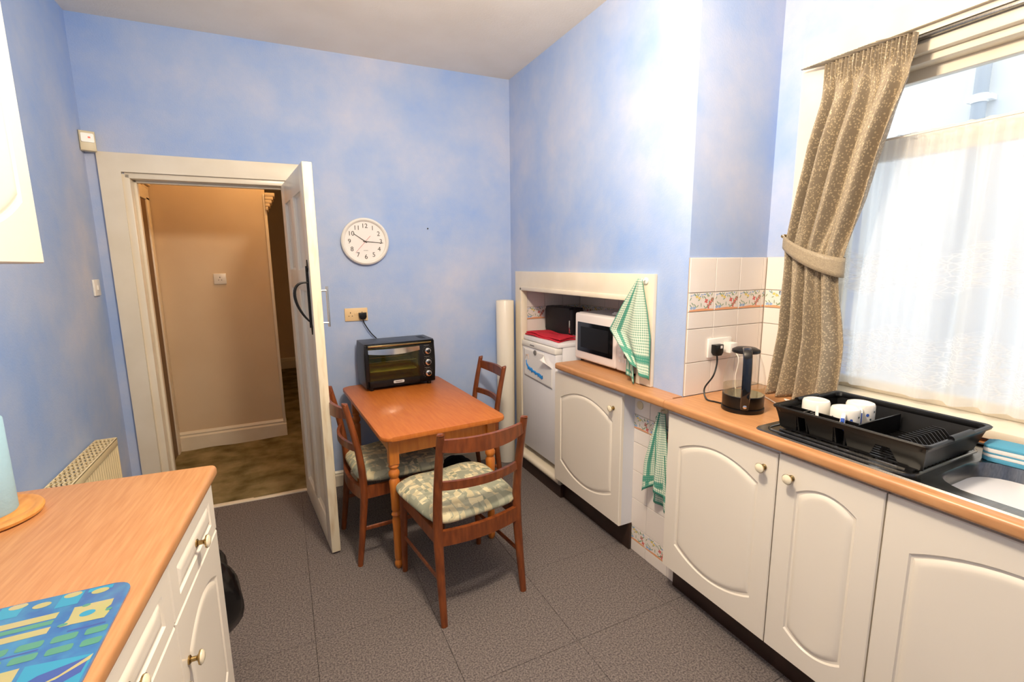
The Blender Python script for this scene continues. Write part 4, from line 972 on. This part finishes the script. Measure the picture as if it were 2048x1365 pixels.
# washing-up sponge cloths by the tap end
sc = thing('dish_sponge', 'striped blue and white scouring sponge at the back edge of the sink', 'sponge', (.31, -2.715, .9145), .12)
for k, (h0, h1, m_) in enumerate(((0, .013, 'scourer_blue'), (.012, .022, 'scourer_white'), (.021, .027, 'scourer_blue'), (.026, .039, 'scourer_white'), (.038, .046, 'scourer_blue'))):
    G().prism(rrect(-.045, -.075+.004*(k % 2), .045-.004*(k % 2), .075, .015), h0, h1, bev=.004).build('layer', m_, sc)

# ================================================================== left side
LR = -.086; LO = Vector((-1.786, -1.625))       # unit frame: origin at the far front corner of the worktop, x to the room, -y to the camera
left = lambda x, y: (LO.x+x*cos(LR)-y*sin(LR), LO.y+x*sin(LR)+y*cos(LR))
wl = G()
r = .014; LL = .95; LD = .572
pts = [(-r+r*cos(a), .91-r+r*sin(a)) for a in [pi/2-pi/2*i/5 for i in range(6)]]+[(-r+r*cos(a), .872+r+r*sin(a)) for a in [0-pi/2*i/5 for i in range(6)]]+[(-LD, .872), (-LD, .91)]
wl.prism(pts, 0, -LL, f=lambda x, z, y: (x, y, z))
wt = tag(wl.build('worktop', 'worktop_beech', loc=(LO.x, LO.y, 0), rz=LR), 'beech-effect worktop with the blue glass mat and paper roll', 'worktop')
G().box((-LD+.002, -.0, .874), (-.014, .0025, .908)).build('end_strip', 'white_plastic', wt, smooth=0)['label'] = 'pale edging strip on the worktop end'
def left_unit(label, y0, wd, knobside):
    x, y = left(-.034, y0); u = thing('base_cabinet', label, 'cabinet', (x, y, 0), LR+pi/2)     # local x runs along +y, local -y faces the room (+x)
    G().box((-wd+.002, .0, .15), (-.002, .535, .87)).build('carcass', 'cabinet_white', u, smooth=0)
    d1 = door_front(wd-.004, .142, arch=False, mrg=(.05, .035)).build('drawer_front', 'cabinet_white', u, smooth=30, loc=(-wd+.002, -.001, .715)); knob(d1, ((wd-.004)/2, -.018, .071))
    d2 = door_front(wd-.004, .56, bow=.046, mrg=(.06, .07)).build('door', 'cabinet_white', u, smooth=30, loc=(-wd+.002, -.001, .15)); knob(d2, (.045 if knobside < 0 else wd-.05, -.018, .43))
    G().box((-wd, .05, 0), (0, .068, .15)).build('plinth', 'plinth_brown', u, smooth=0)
left_unit('white base cabinet with drawer at the doorway end of the left worktop', -.012, .42, -1)
left_unit('white base cabinet with drawer under the blue glass mat', -.434, .50, 1)
# wall cupboard
wc = thing('wall_cabinet', 'pale wall cupboard with an arched panel door on the left wall', 'cabinet', (-2.125, -1.598, 1.513), pi/2)
G().box((-.60, .001, 0), (0, .318, .72)).build('carcass', 'cabinet_white', wc, smooth=0)
door_front(.597, .718, bow=.075, mrg=(.065, .07)).build('door', 'cabinet_white', wc, smooth=30, loc=(-.599, 0, .001))
# radiator
rd = thing('radiator', 'cream panel radiator with slotted top grille on the left wall', 'radiator', (-2.443, -.40, 0))
RZT = .683
g = G()
n = 22; P = []
for i in range(n*4+1):
    y = -.01-.60*i/(n*4); k = i % 4; P.append((.088 if k in (0, 1) else .080, y))
g.rings([[(x, y, .11) for x, y in P], [(x, y, .645) for x, y in P]], close=False)
g.build('panel', 'radiator_cream', rd, solid=.002, smooth=0)
G().box((.02, -.62, .10), (.076, -.0, .64)).build('convector', 'radiator_cream', rd, smooth=0)
G().tube([(.084, -.005, .655), (.084, -.615, .655)], .010, 8).tube([(.084, -.005, .115), (.084, -.615, .115)], .010, 8).box((.010, -.622, RZT-.05), (.094, -.612, RZT), .002).box((.010, -.008, .10), (.094, .002, RZT), .002).box((.088, -.62, RZT-.04), (.096, .0, RZT+.0), .003).box((.010, -.62, RZT-.03), (.016, 0, RZT), .002).build('casing', 'radiator_cream', rd)
tg = G()
for k in range(15): y = -.004-k*.042; tg.box((.014, y-.010, RZT-.006), (.09, y, RZT-.001))
for j in range(6): x = .014+j*.0152; tg.box((x, -.62, RZT-.006), (x+.006, 0, RZT-.001))
tg.build('top_grille', 'radiator_cream', rd, smooth=0)

for y in (-.08, -.54): G().box((0, y-.02, .2), (.022, y+.02, .6)).build('wall_bracket', 'radiator_cream', rd, smooth=0)
# wooden board and blue paper roll
bx, by = -2.247, -1.752
cb = thing('round_board', 'round wooden board under the blue paper roll', 'board', (bx, by, .91))
G().lathe([(.098, 0), (.108, .005), (.110, .012), (.107, .018), (.098, .0195), (.094, .0175), (.086, .0175), (.082, .0195), (.001, .0195)], 48).build('board', 'board_wood', cb)
pr = thing('paper_roll', 'fat roll of pale blue paper towel standing on the round board', 'paper roll', (bx+.005, by-.005, .9295))
G().lathe([(.060, 0), (.062, .003), (.062, .225), (.059, .229), (.022, .229), (.021, .20)], 48, cap1=False).build('paper', 'blue_tissue', pr)
G().lathe([(.021, .0), (.021, .228)], 20, cap0=False, cap1=False).build('core', 'board_wood', pr, solid=.001)
# glass worktop saver with printed pattern (in the left unit's frame)
mx_, my_ = -1.862, -2.178
mt = thing('worktop_saver', 'blue and green patterned glass worktop mat on the left worktop', 'mat', (mx_, my_, .91), -.03)
MW_, ML_ = .40, .30
G().prism(rrect(-MW_, -ML_, 0, 0, .03, 6), .0, .0045, bev=.001).build('glass_slab', 'mat_blue', mt)
g = G(); Z_ = .0047
def clip(P): return [(max(-MW_+.002, min(-.002, x)), max(-ML_+.002, min(-.002, y))) for x, y in P]
def rp(x0, y0, x1, y1, mi, sk=.0, z=Z_): g.ngon(clip([(x0, y0), (x1, y0), (x1+sk, y1), (x0+sk, y1)]), z, mi)
def poly(P, mi, z=0): g.ngon(clip(P), Z_+z, mi)
rp(-.186, -.038, -.154, -.003, 1); rp(-.104, -.041, -.072, -.003, 1); rp(-.30, -.038, -.25, -.003, 1); rp(-.066, -.014, -.03, -.003, 1)
for k_, (cx, cy) in enumerate(((-.047, -.016), (-.088, -.009), (-.127, -.021), (-.163, -.008), (-.23, -.015), (-.29, -.02), (-.34, -.01))): poly(circ(cx, cy, .013, .008, 14), 3, .0001)
poly([(-.072, -.052), (-.060, -.054), (-.052, -.051), (-.017, -.052), (-.016, -.070), (-.021, -.078), (-.013, -.088), (-.016, -.104), (-.06, -.101), (-.076, -.102), (-.069, -.085)], 3, .0001)
poly(circ(-.046, -.079, .011, .008, 16), 1, .0003); poly(circ(-.055, -.054, .006, .004, 10), 2, .0002); poly(circ(-.016, -.082, .005, .004, 10), 2, .0002); poly(circ(-.073, -.097, .007, .004, 10), 2, .0002)
rp(-.32, -.071, -.091, -.055, 3); rp(-.32, -.086, -.091, -.075, 2); rp(-.32, -.109, -.089, -.093, 3)
poly([(-.215, -.003), (-.192, -.003), (-.198, -.045), (-.235, -.045)], 3)
for yy in (-.133, -.161):
    for k in range(9):
        x1 = .001-k*.0425+(.003 if yy < -.15 else 0)
        poly(rrect(x1-.033, yy-.008, min(x1, -.003), yy+.008, .004, 2), 2, .0001)
rp(-.06-.0, -.12, -.01, -.116, 4); rp(-.13, -.149, -.085, -.145, 4)
poly([(-.087, -.181), (-.003, -.192), (-.003, -.296), (-.08, -.296)], 1); poly([(-.32, -.18), (-.093, -.181), (-.086, -.296), (-.32, -.296)], 3); rp(-.395, -.29, -.33, -.05, 4)
poly([(-.083, -.228), (-.062, -.21), (-.006, -.196), (-.007, -.228), (-.034, -.246)], 4, .0001); poly([(-.056, -.233), (-.034, -.222), (-.003, -.192), (-.004, -.204), (-.036, -.229)], 3, .0002)
poly(circ(-.115, -.235, .018, .02, 16), 1, .0002); poly([(-.07, -.29), (-.03, -.27), (-.005, -.25), (-.02, -.285)], 4, .0001)
g.build('print', ['mat_blue', 'mat_cyan', 'mat_green', 'mat_yellow', 'mat_indigo'], mt, smooth=0)
# black bin bag at the end of the cabinets
blob('bin_bag', 'black_bag', (-1.945, -1.475, .385), (.165, .15, .21), .12, 11, 'crumpled black bin bag hanging at the end of the left cabinets', 'bin bag')

# ================================================================== lamps
pl1 = thing('ceiling_lamp', 'warm globe pendant lamp hanging from the kitchen ceiling', 'lamp', (-1.02, -2.25, H))
G().lathe([(.05, 0), (.05, -.02), (.012, -.03)], 20).build('ceiling_rose', 'white_plastic', pl1)
G().tube([(0, 0, -.02), (0, 0, -.24)], .004, 8).build('flex', 'white_plastic', pl1)
G().lathe([(.018, -.23), (.022, -.235), (.022, -.27), (.016, -.275)], 16).build('bulb_holder', 'white_plastic', pl1)
def lamp(name, loc, energy, col, size, parent=None):
    l = bpy.data.lights.new(name, 'POINT'); l.energy = energy; l.color = col; l.shadow_soft_size = size
    o = bpy.data.objects.new(name, l); COL.objects.link(o); o.location = loc
    if parent: o.parent = parent
    return o
lamp('ceiling_lamp_offscreen', (0, 0, -.36), LAMP_ROOM, (1, .87, .70), .10, pl1)
hl = thing('hall_lamp', 'warm tungsten lamp on the hall ceiling beside the kitchen doorway', 'lamp', (-1.5, .85, H))
G().lathe([(.045, 0), (.045, -.02), (.02, -.035), (.02, -.06)], 16).build('lamp_holder', 'white_plastic', hl)
lamp('hall_lamp_offscreen', (0, 0, -.13), LAMP_HALL, (1, .62, .28), .05, hl)
added_holder = thing('hall_lamp', '', 'lamp')  # unseen holder, added only for lighting the far hall; carries no light
G().lathe([(.045, 0), (.045, -.02), (.02, -.035), (.02, -.06)], 16).build('lamp_holder', 'white_plastic', added_holder)
added_holder.location = (-1.35, 3.2, H); added_holder['label'] = 'added unlit lamp holder, out of view on the ceiling at the far end of the hall'
